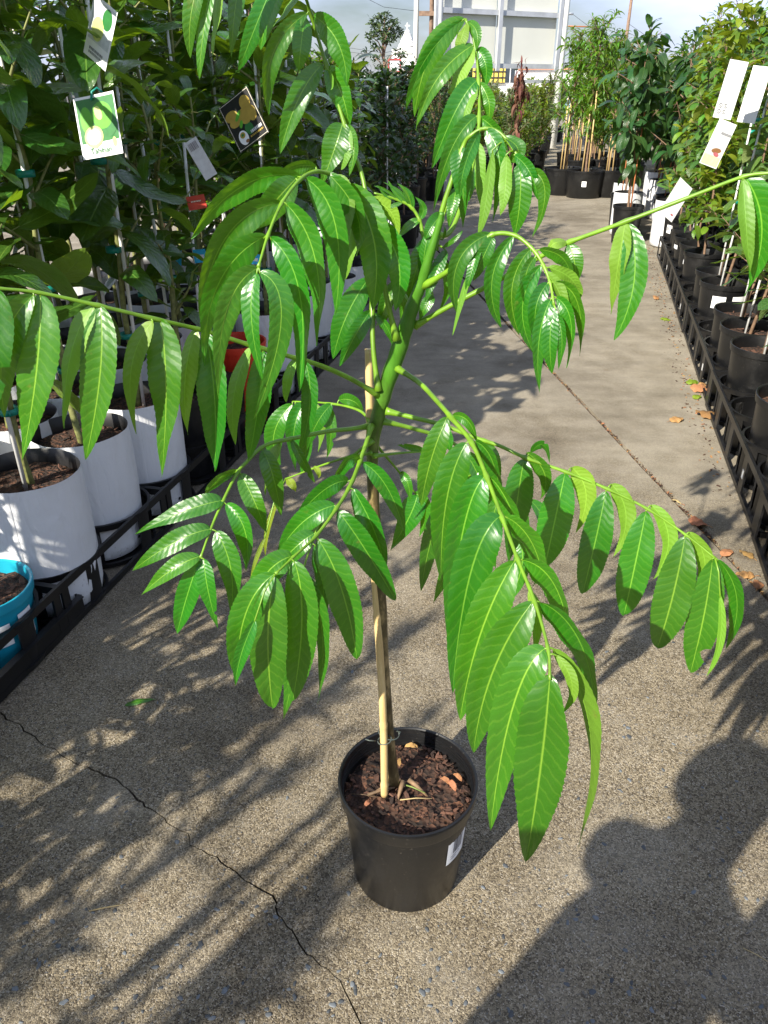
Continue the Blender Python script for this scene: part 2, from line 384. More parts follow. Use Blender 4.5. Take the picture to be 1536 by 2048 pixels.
def m_concrete():
    m, nt, b, out = newmat('exposed_aggregate_concrete')
    g = N(nt, 'ShaderNodeNewGeometry'); pos = g.outputs['Position']
    def vor(sc, feat='F1', rnd=1.0):
        v = N(nt, 'ShaderNodeTexVoronoi', Scale=sc, Randomness=rnd); v.feature = feat; v.voronoi_dimensions = '2D'
        nt.links.new(pos, v.inputs['Vector']); return v
    def noi(sc, det=5.0, ro=0.6):
        n = N(nt, 'ShaderNodeTexNoise', Scale=sc, Detail=det, Roughness=ro); nt.links.new(pos, n.inputs['Vector']); return n
    warp = N(nt, 'ShaderNodeVectorMath'); warp.operation = 'ADD'
    fine = vor(430.0); mid = vor(230.0); big = vor(48.0)
    cf = N(nt, 'ShaderNodeSeparateColor'); nt.links.new(fine.outputs['Color'], cf.inputs[0])
    cm = N(nt, 'ShaderNodeSeparateColor'); nt.links.new(mid.outputs['Color'], cm.inputs[0])
    cb = N(nt, 'ShaderNodeSeparateColor'); nt.links.new(big.outputs['Color'], cb.inputs[0])
    large = noi(1.1, 4.0); med = noi(7.0, 6.0); speck = noi(420.0, 3.0)
    base = ramp(nt, cf.outputs[0], [(0.0, (0.050, 0.040, 0.028)), (0.25, (0.17, 0.135, 0.088)), (0.55, (0.285, 0.235, 0.155)), (0.85, (0.40, 0.34, 0.24)), (0.97, (0.56, 0.50, 0.40)), (1.0, (0.12, 0.125, 0.13))])
    midc = ramp(nt, cm.outputs[0], [(0.0, (0.09, 0.07, 0.045)), (0.5, (0.26, 0.215, 0.14)), (0.85, (0.42, 0.35, 0.24)), (1.0, (0.13, 0.135, 0.14))])
    mk = math_(nt, 'GREATER_THAN', cm.outputs[1], 0.62)
    c = mixc(nt, math_(nt, 'MULTIPLY', mk, 0.85), base, midc)
    # cement-rich, smoother areas away from the worn strip
    paste = ramp(nt, med.outputs['Fac'], [(0.25, (0.285, 0.252, 0.195)), (0.75, (0.44, 0.395, 0.315))])
    pk = math_(nt, 'ADD', math_(nt, 'MULTIPLY', math_(nt, 'SUBTRACT', large.outputs['Fac'], 0.45), 2.0), math_(nt, 'MULTIPLY', math_(nt, 'SUBTRACT', med.outputs['Fac'], 0.5), 1.6))
    sy = N(nt, 'ShaderNodeSeparateXYZ'); nt.links.new(pos, sy.inputs[0])
    wear = math_(nt, 'MULTIPLY', math_(nt, 'SUBTRACT', sy.outputs['Y'], 1.7), 0.55, True)     # the far part of the path is less worn
    pk = math_(nt, 'ADD', pk, wear, True)
    c = mixc(nt, math_(nt, 'MULTIPLY', pk, 0.72), c, paste)
    grit = ramp(nt, speck.outputs['Fac'], [(0.36, 0.55), (0.52, 1.0), (0.70, 1.3)])
    c = mixc(nt, 0.8, c, grit, 'MULTIPLY')
    stain = ramp(nt, noi(2.3, 6.0, 0.65).outputs['Fac'], [(0.30, (0.62, 0.60, 0.57)), (0.55, (1, 1, 1))])
    c = mixc(nt, 0.85, c, stain, 'MULTIPLY')
    c = mixc(nt, 0.8, c, ramp(nt, noi(0.75, 8.0, 0.7).outputs['Fac'], [(0.36, (0.60, 0.58, 0.56)), (0.50, (0.95, 0.95, 0.95)), (0.68, (1.12, 1.10, 1.06))]), 'MULTIPLY')
    c = mixc(nt, math_(nt, 'MULTIPLY', math_(nt, 'SUBTRACT', noi(9.0, 3.0).outputs['Fac'], .66), 3.0, True), c, (0.20, 0.13, 0.065))
    bands = N(nt, 'ShaderNodeMapping'); bands.inputs['Rotation'].default_value = (0, 0, R(16)); bands.inputs['Scale'].default_value = (0.9, 7.0, 1)
    nt.links.new(pos, bands.inputs[0]); bn = N(nt, 'ShaderNodeTexNoise', Scale=2.0, Detail=4.0); nt.links.new(bands.outputs[0], bn.inputs['Vector'])
    c = mixc(nt, 0.5, c, ramp(nt, bn.outputs['Fac'], [(0.3, (0.78, 0.78, 0.78)), (0.65, (1.05, 1.05, 1.05))]), 'MULTIPLY')
    hsv = N(nt, 'ShaderNodeHueSaturation'); hsv.inputs['Saturation'].default_value = 1.0; hsv.inputs['Value'].default_value = .84; nt.links.new(c, hsv.inputs['Color']); c = hsv.outputs[0]
    nt.links.new(c, b.inputs['Base Color']); b.inputs['Roughness'].default_value = 0.85
    b.inputs['Specular IOR Level'].default_value = 0.3
    h = math_(nt, 'ADD', math_(nt, 'MULTIPLY', fine.outputs['Distance'], -0.6), math_(nt, 'MULTIPLY', math_(nt, 'MULTIPLY', mid.outputs['Distance'], -1.0), mk))
    h = math_(nt, 'ADD', h, math_(nt, 'MULTIPLY', speck.outputs['Fac'], 0.5))
    h = math_(nt, 'MULTIPLY', h, math_(nt, 'SUBTRACT', 1.15, pk))
    bump(nt, b, h, 0.8, 0.0016)
    return m
M['concrete'] = m_concrete()
M['dirt'] = simple('dirt_in_joint', (0.075, 0.045, 0.026), 0.95, 0.5, 90, 0.8, dist=0.004)
M['farground'] = simple('asphalt_yard', (0.10, 0.095, 0.088), 0.9, 0.25, 0.8, 0.0)
M['skin'] = simple('skin', (0.42, 0.25, 0.18), 0.5, 0.08, 20, 0.0)
M['shirt'] = simple('navy_cotton', (0.03, 0.04, 0.08), 0.85, 0.2, 40, 0.1)
M['trouser'] = simple('grey_twill', (0.10, 0.10, 0.10), 0.85, 0.2, 40, 0.1)
M['hair'] = simple('dark_brown_hair', (0.03, 0.018, 0.01), 0.55, 0.3, 80, 0.2)

# ============================================================ GROUND
def slab(name, poly, z0=-0.05, z1=0.0):
    mb = MB(); n = len(poly)
    mb.add([(x, y, z1) for x, y in poly], [tuple(range(n))])
    mb.add([(x, y, z) for z in (z0, z1) for x, y in poly], [(i, (i+1) % n, n+(i+1) % n, n+i) for i in range(n)])
    o = mb.build(name, M['concrete'], smooth=False); o['kind'] = 'structure'
    bm = bmesh.new(); bm.from_mesh(o.data); bmesh.ops.recalc_face_normals(bm, faces=bm.faces); bm.to_mesh(o.data); bm.free()
    return o
rng = np.random.default_rng(5)
jx = lambda y: 1.197 - 0.1177*(y-1.99)
jl, jr = [], []
for y in np.arange(-8, 40.01, 0.02 if False else 0.05):
    e = rng.normal(0, 0.0009, 2) if 0 < y < 9 else (0, 0)
    jl.append((jx(y)-0.0105+e[0], y)); jr.append((jx(y)+0.0105+e[1], y))
ck = [(0, 1425), (30, 1445), (75, 1480), (130, 1515), (185, 1540), (240, 1565), (275, 1600), (320, 1630), (345, 1652), (375, 1665), (380, 1690), (440, 1722), (500, 1765), (545, 1790), (556, 1830), (600, 1890), (640, 1930), (680, 1960), (704, 2010), (722, 2048)]
cw = [(-12.0, 3.4), (-3.0, 1.95)] + [tuple(Pg(u, v).xy) for u, v in ck] + [(0.03, 0.45), (-0.02, 0.1), (0.08, -0.8), (0.1, -8)]
cf = [cw[0], cw[1]]
for i in range(1, len(cw)-1):
    a, b = np.array(cw[i]), np.array(cw[i+1]); L = np.linalg.norm(b-a); k = max(1, int(L/0.014)) if 2 <= i < len(cw)-2 else 3
    for j in range(1, k+1):
        q = a+(b-a)*j/k + (rng.normal(0, 0.0032, 2) if j < k else 0); cf.append(tuple(q))
wid = [0.0009+0.0016*abs(math.sin(i*0.37)*math.sin(i*0.11+1)) for i in range(len(cf))]
ca = [(x-w*.6, y-w) for (x, y), w in zip(cf, wid)]; cb = [(x+w*.6, y+w) for (x, y), w in zip(cf, wid)]
slab('pavement', ca + [(-12, -8)])
slab('pavement', cb + jl + [(-12, 40)])
slab('pavement', jr + [(14, 40), (14, -8)])
g = MB(); g.add([(-12.2, -8.2, -0.018), (14.2, -8.2, -0.018), (14.2, 40.2, -0.018), (-12.2, 40.2, -0.018)], [(0, 1, 2, 3)])
o = g.build('dirt_bed', M['dirt'], smooth=False); o['kind'] = 'structure'
g = MB(); g.add([(-700, -300, -0.06), (700, -300, -0.06), (700, 1200, -0.06), (-700, 1200, -0.06)], [(0, 1, 2, 3)])
o = g.build('ground', M['farground'], smooth=False); o['kind'] = 'structure'
PAVE = bpy.data.objects['pavement']

# pebbles set flush in the worn concrete of the foreground
def pebble(seed):
    r = np.random.default_rng(seed); n = 9; mb = MB()
    rad = 1+r.uniform(-.28, .28, n); el = r.uniform(.55, 1.0)
    ring = lambda k, z: [(rad[i]*k*math.cos(2*math.pi*i/n), rad[i]*k*el*math.sin(2*math.pi*i/n), z) for i in range(n)]
    mb.add(ring(1, -.25)+ring(.93, .10)+ring(.6, .19)+[(0, 0, .21)],
           [(i, (i+1) % n, n+(i+1) % n, n+i) for i in range(n)] + [(n+i, n+(i+1) % n, 2*n+(i+1) % n, 2*n+i) for i in range(n)] + [(2*n+i, 2*n+(i+1) % n, 3*n) for i in range(n)])
    return mb.mesh('stone', M['stone'])
peb = [pebble(i) for i in range(6)]
for i in range(290):
    if i < 250:
        v = 2048 - 620*abs(rng.normal(0, .42)); u = rng.uniform(-20, 1556)
    else:
        v = rng.uniform(1250, 1700); u = rng.uniform(1150, 1536)
    if v < 1250: v = rng.uniform(1500, 2040)
    p = Pg(u, v); d = math.hypot(p.x-.045, p.y-1.03)
    if d < 0.10: continue
    o = link('stone', peb[i % 6], PAVE, (p.x, p.y, 0.0003))
    sz = rng.uniform(.0022, .0068)*(1.25 if rng.random() < .12 else 1)
    o.scale = (sz, sz*rng.uniform(.6, 1), 0.0052); o.rotation_euler = (0, 0, rng.uniform(0, 6.28))

# leaf scraps and mulch lying in the joint: nobody could count them
mb = MB()
for i in range(1000):
    y = rng.uniform(1.7, 6.4); y = y if math.sin(y*5)+math.sin(y*13.7) > -.8 else rng.uniform(1.7, 4)
    x = jx(y)+rng.normal(0, .0065); s = rng.uniform(.0018, .006); a = rng.uniform(0, 6.28)
    Mx = Euler((rng.uniform(-.5, .5), rng.uniform(-.5, .5), a)).to_matrix()
    mb.box((x, y, rng.uniform(-.013, .0015)), (s*2.2, s*.8, .0012), Mx, int(rng.integers(0, 3)))
o = mb.build('joint_debris', [M['drybrown'], M['chip'], M['chip']], smooth=False)
tag(o, 'brown leaf scraps and mulch packed in the pavement joint', 'debris', kind='stuff')
mb = MB()
for i in range(420):
    s = rng.uniform(2.9, 8.5); t = .66+rng.normal(0, .035) - .02; q = A(s, t); sz = rng.uniform(.002, .008)
    mb.box((q.x, q.y, .002), (sz*2, sz, .0015), Euler((rng.uniform(-.3, .3), rng.uniform(-.3, .3), rng.uniform(0, 6))).to_matrix(), int(rng.integers(0, 3)))
o = mb.build('edge_debris', [M['drybrown'], M['chip'], M['dirt']], smooth=False)
tag(o, 'scattered mulch crumbs along the foot of the black pot trays', 'debris', kind='stuff')

# ============================================================ LEAF GEOMETRY
def leaf_profile(ts, kind='lance'):
    if kind == 'lance': p = ts**0.62*(1-ts)**0.86
    elif kind == 'acum': p = ts**0.60*(1-ts)**1.15
    elif kind == 'oval': p = ts**0.60*(1-ts)**0.62
    else: p = ts**0.9*(1-ts)**0.7
    return p/p.max()
def leaf_grid(b, m, t, w, nref, roll=0.0, fold=0.30, curl=0.15, serr=0.0, n=26, rg=None, wave=0.0, kind='lance', twist=0.0, cross=(-1, -.5, 0, .5, 1), bite=None):
    b, m, t = (np.array(q, float) for q in (b, m, t)); c = 2*m-(b+t)/2
    ts = np.linspace(0, 1, n+1); q = ts[:, None]
    pts = (1-q)**2*b + 2*q*(1-q)*c + q*q*t
    tg = 2*(1-q)*(c-b) + 2*q*(t-c); tg /= np.linalg.norm(tg, axis=1)[:, None]+1e-12
    pr = leaf_profile(ts, kind); ph = rg.uniform(0, 6.28, 4) if rg is not None else np.zeros(4)
    V = []; uv = []
    nref = np.array(nref, float)
    for i in range(n+1):
        T = tg[i]; Wd = np.cross(T, nref); L = np.linalg.norm(Wd)
        Wd = Wd/L if L > 1e-6 else np.array((1.0, 0, 0)); Nn = np.cross(Wd, T)
        a = roll + twist*(ts[i]-.4); ca, sa = math.cos(a), math.sin(a)
        W2 = Wd*ca+Nn*sa; N2 = Nn*ca-Wd*sa
        for s in cross:
            hw = w/2*pr[i]
            if bite and s*bite[0] > 0 and bite[1] < ts[i] < bite[2]: hw *= 1-bite[3]*math.sin(math.pi*(ts[i]-bite[1])/(bite[2]-bite[1]))**.6
            if abs(s) == 1 and serr: hw *= 1+(serr if i % 2 else -serr*.4)
            out = abs(s)
            wv = wave*math.sin(ts[i]*17+ph[0 if s < 0 else 1])*out*(w/2) + wave*.6*math.sin(ts[i]*7+ph[2])*(w/2)*out
            V.append(pts[i] + W2*(s*hw*math.cos(fold)) + N2*(out*hw*math.sin(fold) - s*s*hw*curl*1.6 + wv))
            uv.append((0.5+s*0.5, ts[i]))
    k = len(cross); F = [(i*k+j, i*k+j+1, (i+1)*k+j+1, (i+1)*k+j) for i in range(n) for j in range(k-1)]
    return V, F, uv

# ============================================================ THE YOUNG TREE IN THE FOREGROUND
PX, PY_ = 0.045, 1.03
HT = tag(empty('potted_tree', (PX, PY_, 0)), 'young tree with drooping bright green leaflets in the lone black pot on the path', 'potted tree')
OFF = (-PX, -PY_, 0)
def hpart(mb, name, mats, smooth=True): return mb.build(name, mats, HT, smooth, OFF)
mb = MB(); c0 = (PX, PY_, 0)
mb.lathe([(0.0, .012), (.090, .010), (.094, .0), (.1035, .001), (.1062, .006), (.1195, .195), (.1215, .214), (.1222, .219), (.1290, .2225), (.1303, .226), (.1318, .2470), (.1326, .2505), (.1318, .2545), (.1285, .2555), (.1262, .2535), (.1252, .246), (.1235, .235), (.1215, .20), (.118, .17)], 72, c0)
pot = hpart(mb, 'pot', M['plastic']); autosmooth(pot, 35)
mb = MB()
for k in range(8):                                           # slots round the underside of the rim
    a = k*math.pi/4+.35
    for j in range(5):
        pass
mb.lathe([(.1236, .2400), (.1252, .2404), (.1252, .2412), (.1236, .2416)], 64, c0); mb.lathe([(.1230, .2330), (.1246, .2334), (.1246, .2342), (.1230, .2346)], 64, c0)
mb.lathe([(.1224, .2260), (.1240, .2264), (.1240, .2272), (.1224, .2276)], 64, c0)
mb.build('rim_rib', M['plastic'], pot)
# barcode label stuck on the side of the pot
def wrap(mb, c, r0, r1, a0, a1, z0, z1, mi, n=10, eps=.0006, zref=.2):
    vs = []; 
    for i in range(n+1):
        a = a0+(a1-a0)*i/n
        for z in (z0, z1):
            r = r0+(r1-r0)*z/zref+eps; vs.append((c[0]+r*math.cos(a), c[1]+r*math.sin(a), c[2]+z))
    mb.add(vs, [(2*i, 2*i+2, 2*i+3, 2*i+1) for i in range(n)], mi)
lb = MB(); a0, a1 = R(-52), R(-25)
wrap(lb, c0, .1062, .1200, a0, a1, .120, .198, 0)
x = a0+R(7.5)
r2 = np.random.default_rng(3)
while x < a1-R(7):
    wd = r2.uniform(.25, .8); wrap(lb, c0, .1062, .1200, x, x+R(wd), .145, .183, 1, 2, .0009); x += R(wd+r2.uniform(.3, .8))
for z, l in ((.190, 15), (.138, 12), (.131, 8)):
    x = a0+R(5)
    while x < a0+R(5+l):
        wd = r2.uniform(.5, 1.6); wrap(lb, c0, .1062, .1200, x, x+R(wd), z-.0015, z+.0015, 2, 2, .0009); x += R(wd+.5)
hl = lb.build('barcode_label', [M['label'], M['ink'], M['greyink']], pot)

SOILZ = .214
mb = MB(); n = 40; ring = []
vs = [(PX, PY_, SOILZ+.004)]; fs = []
for j in range(1, 9):
    for k in range(n):
        r_ = .1215*j/8; a = 2*math.pi*k/n
        vs.append((PX+r_*math.cos(a), PY_+r_*math.sin(a), SOILZ+.004*math.sin(9*r_/.12+a*3)*.6+rng.normal(0, .0015)-(.006 if j == 8 else 0)))
for k in range(n): fs.append((0, 1+k, 1+(k+1) % n))
for j in range(7):
    for k in range(n): fs.append((1+j*n+k, 1+(j+1)*n+k, 1+(j+1)*n+(k+1) % n, 1+j*n+(k+1) % n))
mb.add(vs, fs); soil = hpart(mb, 'soil', M['soil'])
def chipmesh(seed):
    r = np.random.default_rng(seed); mb = MB(); n = 6
    rad = 1+r.uniform(-.35, .35, n)
    lo = [(rad[i]*math.cos(i*2*math.pi/n), rad[i]*.6*math.sin(i*2*math.pi/n), -.2+r.uniform(-.05, .05)) for i in range(n)]
    hi = [(x*.8+r.uniform(-.1, .1), y*.8+r.uniform(-.1, .1), .18+r.uniform(-.12, .12)) for x, y, z in lo]
    mb.add(lo+hi, [tuple(range(n-1, -1, -1)), tuple(range(n, 2*n))] + [(i, (i+1) % n, n+(i+1) % n, n+i) for i in range(n)])
    return mb.mesh('bark_chip', M['chip'], smooth=False)
chips = [chipmesh(s) for s in range(7)]
for i in range(285):
    a, r_ = rng.uniform(0, 6.28), .117*math.sqrt(rng.random())
    s = rng.uniform(.0024, .0068)*(1.0 if rng.random() < .80 else 1.9)
    o = link('bark_chip', chips[i % 7], soil, (PX+r_*math.cos(a), PY_+r_*math.sin(a), SOILZ+.003+rng.uniform(-.001, .006)))
    o.scale = (s*rng.uniform(.8, 1.5), s*rng.uniform(.7, 1.1), s*rng.uniform(.5, .9)); o.rotation_euler = (rng.uniform(-.6, .6), rng.uniform(-.6, .6), rng.uniform(0, 6.28))

M['greytie'] = simple('grey_plastic_tie', (.07, .085, .075), .5, .1, 30, 0)
# trunk, cane, wire tie, surface roots
tp = [Py(787, 1568, 1.048), Py(781, 1500, 1.048), Py(770, 1350, 1.047), Py(760, 1150, 1.046), Py(748, 1000, 1.042), Py(745, 900, 1.04), Py(757, 830, 1.036), Py(772, 775, 1.032), Py(794, 710, 1.026), Py(812, 655, 1.02), Py(826, 610, 1.014), Py(845, 560, 1.008), Py(860, 510, 1.003), Py(878, 450, 1.0), Py(884, 425, .998)]
tr = [.0145, .0105, .0092, .0088, .0090, .0098, .0112, .0122, .0126, .0112, .0098, .0078, .0062, .0045, .003]
mb = MB(); sp = catmull(tp, 6); rr = np.interp(np.linspace(0, len(tr)-1, len(sp)), range(len(tr)), tr)
rr = rr*.92*(1+.05*np.sin(np.arange(len(sp))*1.3)+rng.normal(0, .012, len(sp)))
mb.tube(sp, list(rr), 16); trunk = hpart(mb, 'trunk', M['trunk'])
mb = MB()
for a, l, dz in ((R(200), .052, .002), (R(-35), .045, .004), (R(250), .035, .002)):
    b_ = Vector((PX-.005+.009*math.cos(a), PY_+.02+.009*math.sin(a), SOILZ+.010))
    mb.tube([b_+Vector((0, 0, .008)), b_+Vector((l*.4*math.cos(a), l*.4*math.sin(a), .004)), b_+Vector((l*math.cos(a), l*math.sin(a), -dz-.006))], [.005, .0042, .002], 8)
mb.build('surface_root', M['twig'], trunk)
mb = MB()
p0, p1 = Py(769, 1592, 1.015), Py(735, 698, 1.075)
L = (p1-p0).length; pts = []; rad = []
nodes = [.03, .20, .47, .72, .93]
for i in range(121):
    k = i/120; q = p0.lerp(p1, k) + Vector((.003*math.sin(k*7), .002*math.sin(k*5+1), 0)); bulge = sum(math.exp(-((k-nd)/.006)**2) for nd in nodes)
    dip = sum(math.exp(-((k-nd-.012)/.006)**2) for nd in nodes)
    pts.append(q); rad.append(.0071-.0012*k+.0012*bulge-.0005*dip)
mb.tube(pts, rad, 14); stake = hpart(mb, 'bamboo_stake', M['bamboo'])
def loop(mb, c, r, th, tilt, a0=0, a1=6.28, n=22):
    mb.tube([Vector(c)+Vector((r*math.cos(a0+(a1-a0)*i/n), r*.9*math.sin(a0+(a1-a0)*i/n), tilt*math.cos(a0+(a1-a0)*i/n))) for i in range(n+1)], th, 6)
mb = MB(); q = p0.lerp(p1, .155)
loop(mb, q+Vector((.004, .004, 0)), .0125, .0011, .003); loop(mb, q+Vector((.012, .018, .004)), .019, .0011, -.004)
mb.tube([q+Vector((-.012, 0, .002)), q+Vector((-.024, -.004, .007)), q+Vector((-.031, 0, .006))], .0011, 6)
mb.tube([q+Vector((.026, .02, .006)), q+Vector((.033, .014, .010)), q+Vector((.030, .006, .012))], .0011, 6)
mb.build('wire_tie', M['greytie'], stake)
for (u0, v0, u1, v1, mt, th) in ((757, 1595, 700, 1588, 'twig', .0011), (800, 1567, 850, 1586, 'greentwig', .0017), (800, 1600, 864, 1597, 'straw', .0011), (735, 1590, 790, 1575, 'twig', .0032)):
    mb = MB(); a_, b_ = Pg(u0, v0, SOILZ+.009), Pg(u1, v1, SOILZ+.010)
    mb.tube([a_, a_.lerp(b_, .5)+Vector((0, .001, .002)), b_], [th, th*.9, th*.6], 6); mb.build('twig', M[mt], soil)
for (u, v, s) in ((890, 1563, .012), (903, 1572, .014), (915, 1556, .011), (735, 1610, .011), (822, 1495, .013), (798, 1525, .010)):
    lm = MB(); q = Pg(u, v, SOILZ+.011); aa = rng.uniform(0, 6.28); d_ = Vector((math.cos(aa), math.sin(aa), .1))
    V, F, uv = leaf_grid(q-d_*s, q+Vector((0, 0, s*.6)), q+d_*s, s*.9, (0, 0, 1), .4, .5, .3, 0, 10, rng, .2)
    lm.add(V, F, 0, uv); lm.build('dry_leaf', M['drybrown'], soil)

# fronds: rachis (u, v, depth) and leaflets (base uv, middle uv, tip uv, width px, roll deg)
FR = {}
FR['A'] = ([(792,735,1.06),(838,765,1.02),(872,800,.98),(905,838,.94),(943,885,.90),(974,955,.865),(1004,1035,.83),(1036,1120,.795),(1070,1205,.76),(1096,1297,.73),(1100,1360,.715)],[
 (895,833,862,920,842,1012,66,12),(933,885,893,1000,882,1160,90,14),(968,955,925,1065,896,1285,102,14),(1000,1033,940,1150,905,1385,108,14),(1030,1120,960,1270,920,1440,112,12),(1066,1203,985,1345,947,1505,118,12),(1090,1297,1024,1420,981,1660,116,10),(1100,1350,1082,1530,1052,1722,150,-6),
 (1106,1297,1180,1470,1157,1694,90,118),(1078,1203,1158,1280,1190,1420,95,-62),(1045,1120,1112,1175,1140,1300,90,-60),(1014,1035,1066,1090,1092,1190,80,-60),(980,955,1018,1010,1052,1110,70,-58),(950,883,986,925,1004,1020,60,-55),(906,832,936,842,954,885,34,-45),
 (1058,1180,1072,1240,1066,1310,34,160),(1112,1310,1144,1370,1126,1425,34,150)])
FR['B'] = ([(772,822,1.09),(830,836,1.085),(885,850,1.08),(950,875,1.075),(1000,892,1.07),(1052,916,1.06),(1135,945,1.05),(1215,978,1.04),(1295,1018,1.03),(1372,1070,1.02),(1430,1116,1.01)],[
 (1048,918,1034,1005,1018,1125,70,8),(1130,946,1110,1040,1090,1132,80,8),(1212,982,1190,1085,1165,1187,82,5),(1292,1022,1270,1130,1248,1230,82,5),(1370,1072,1346,1190,1315,1295,90,4),(1425,1117,1408,1230,1381,1345,78,5),
 (1434,1118,1474,1200,1452,1297,44,-40),(1440,1190,1440,1280,1412,1354,24,140),(1143,935,1172,990,1152,1065,58,150),(1222,968,1252,1035,1226,1117,50,150),(1302,1010,1337,1080,1305,1160,46,150),(1378,1064,1410,1130,1386,1212,42,150),(1054,905,1090,950,1080,1000,46,-40),
 (965,880,985,940,972,1015,44,20),(885,848,896,880,900,905,36,-30),(1062,905,1086,890,1100,925,28,-60)])
FR['C'] = ([(765,842,1.11),(830,858,1.13),(900,882,1.15),(955,930,1.17),(1005,995,1.18),(1040,1080,1.19)],[
 (890,1000,862,1080,842,1183,50,10),(912,1090,890,1150,866,1207,34,-10),(955,930,928,985,915,1060,45,15),(1000,975,1040,1050,1032,1140,50,20),(1040,1080,1042,1140,1013,1207,44,-10),(1060,1000,1098,1080,1064,1175,46,30),(1000,985,985,1060,992,1140,50,-15),(930,905,960,960,985,1040,44,20)])
FR['D'] = ([(757,790,1.085),(700,757,1.04),(640,731,.99),(570,710,.94),(500,690,.90),(410,662,.86),(318,640,.82),(196,611,.78),(82,586,.75),(0,577,.73),(-70,572,.715)],[
 (81,588,72,750,44,922,104,-6),(68,590,8,690,10,835,84,25),(200,612,200,750,171,920,92,-8),(186,610,140,715,130,856,66,150),(320,638,332,780,323,955,86,-10),(306,642,262,740,273,868,60,155),(412,664,430,805,429,943,80,-14),(392,658,370,760,376,869,54,155),
 (526,702,518,800,497,924,64,-10),(502,694,468,790,471,890,46,155),(610,722,620,800,602,898,46,-24),(592,716,575,760,572,805,28,150),(-2,578,-20,740,-45,910,95,0)])
FR['E'] = ([(793,680,1.03),(772,590,1.0),(757,500,.97),(728,420,.95),(690,365,.93),(640,343,.90),(603,357,.87),(564,406,.83),(536,471,.80),(517,534,.785)],[
 (601,353,485,372,382,477,66,48),(632,334,585,336,545,372,40,50),(592,357,548,405,500,466,72,30),(563,405,452,475,400,640,80,38),(533,471,436,570,409,733,74,40),(516,536,452,625,437,799,66,36),(514,545,503,640,530,775,50,-20),(520,545,562,640,508,838,62,20),
 (540,475,600,590,598,784,72,-28),(572,407,632,525,632,692,76,-34),(612,357,672,455,670,630,78,-34),(655,346,714,430,712,512,64,-36),(692,370,748,480,744,622,90,-15),(748,440,796,520,790,622,62,-18),(738,402,782,425,794,478,44,140),(720,395,700,470,690,560,60,140),(668,352,690,420,680,520,60,140)])
FR['F'] = ([(757,782,1.075),(747,700,1.06),(744,600,1.05),(742,480,1.045),(727,362,1.04),(705,300,1.03),(688,245,1.02),(653,131,1.0),(622,31,.97),(608,-10,.94),(570,-60,.90),(500,-95,.86),(410,-100,.82)],[
 (616,25,545,110,538,231,54,30),(626,31,676,85,694,172,62,-30),(610,30,602,90,598,142,48,20),(645,128,596,200,560,308,58,10),(655,133,686,195,698,262,58,-20),(685,247,668,300,642,372,64,5),(695,250,708,298,698,352,34,-35),
 (425,-100,385,10,381,117,44,0),(440,-98,410,40,399,160,40,-25),(452,-98,432,20,425,116,42,130),(490,-95,470,20,463,118,42,15),(560,-65,512,50,477,142,48,10),(575,-55,540,20,521,100,56,-10),(600,-20,572,20,542,56,34,130),(655,140,664,165,660,180,22,120),
 (738,556,693,632,666,718,62,10),(741,622,712,668,679,733,46,12),(748,628,774,655,786,692,24,-30),(752,585,770,612,750,655,36,140),(690,252,690,300,682,340,40,150)])
FR['G'] = ([(874,470,.985),(898,466,1.0),(920,420,1.01),(946,325,1.02),(958,250,1.03),(957,161,1.035),(949,88,1.035),(931,38,1.03)],[
 (930,38,862,108,829,234,52,22),(926,40,850,120,812,222,34,40),(936,44,954,66,951,102,26,-30),(933,48,922,78,912,112,36,140),(947,90,874,158,832,260,46,16),(953,98,972,132,966,182,40,-25),(945,96,922,140,900,186,48,150),(955,160,912,220,863,338,56,12),(959,166,978,205,974,248,34,-30),(952,170,934,215,921,262,32,150),
 (954,232,902,300,866,424,46,24),(962,236,992,262,1016,302,38,-35),(955,285,958,350,962,422,38,150),(940,330,930,390,902,462,34,30)])
FR['H'] = ([(868,500,.985),(882,430,.97),(900,371,.955),(926,294,.94),(942,271,.93),(970,257,.925),(1003,268,.92),(1040,318,.915),(1066,345,.91)],[
 (917,298,925,355,926,456,54,-8),(971,259,1000,330,984,445,44,-28),(1008,275,1036,300,1014,326,40,20),(1040,326,1040,400,1029,470,60,-4),(1062,340,1090,385,1066,474,38,-35),(985,300,972,400,956,470,36,140),(1012,310,1010,380,1000,432,36,150),(1028,310,1060,345,1075,400,34,-30),(960,262,930,330,920,400,34,35)])
FR['I'] = ([(848,572,.99),(905,536,.95),(955,490,.92),(990,468,.91),(1030,471,.905),(1062,495,.90),(1084,525,.895),(1100,565,.89),(1108,610,.885)],[
 (982,467,916,525,913,626,48,25),(958,490,930,575,905,671,22,130),(962,488,944,540,930,592,28,-20),(1027,472,984,560,1002,655,50,20),(986,474,966,515,947,562,36,15),(1062,497,1024,575,1039,671,50,22),(1083,530,1045,612,1067,705,48,20),(1096,566,1070,630,1086,716,44,10),(1102,598,1078,680,1079,788,44,14),(1107,608,1100,680,1104,748,40,-10),
 (1078,500,1124,515,1142,560,40,-50),(1096,535,1146,562,1157,604,38,130),(1108,566,1155,605,1159,713,42,-45),(1112,595,1142,645,1133,736,38,-35),(1112,625,1124,680,1116,740,32,-25),(1090,545,1120,590,1130,650,38,130),(1070,515,1050,560,1058,625,34,30)])
FR['J'] = ([(829,652,1.03),(900,612,1.0),(1020,548,.96),(1096,505,.93),(1140,484,.91),(1252,443,.87),(1390,390,.83),(1488,353,.80),(1545,345,.785),(1620,330,.77)],[
 (1134,484,1108,487,1096,507,36,150),(1138,488,1150,530,1151,572,44,-8),(1250,446,1236,530,1221,629,52,150),(1257,447,1268,565,1228,681,74,-6),(1490,353,1524,465,1488,592,84,-22),(1486,356,1492,450,1500,545,40,150),(1600,335,1590,460,1570,600,80,0),(1612,330,1660,430,1650,560,80,-20)])
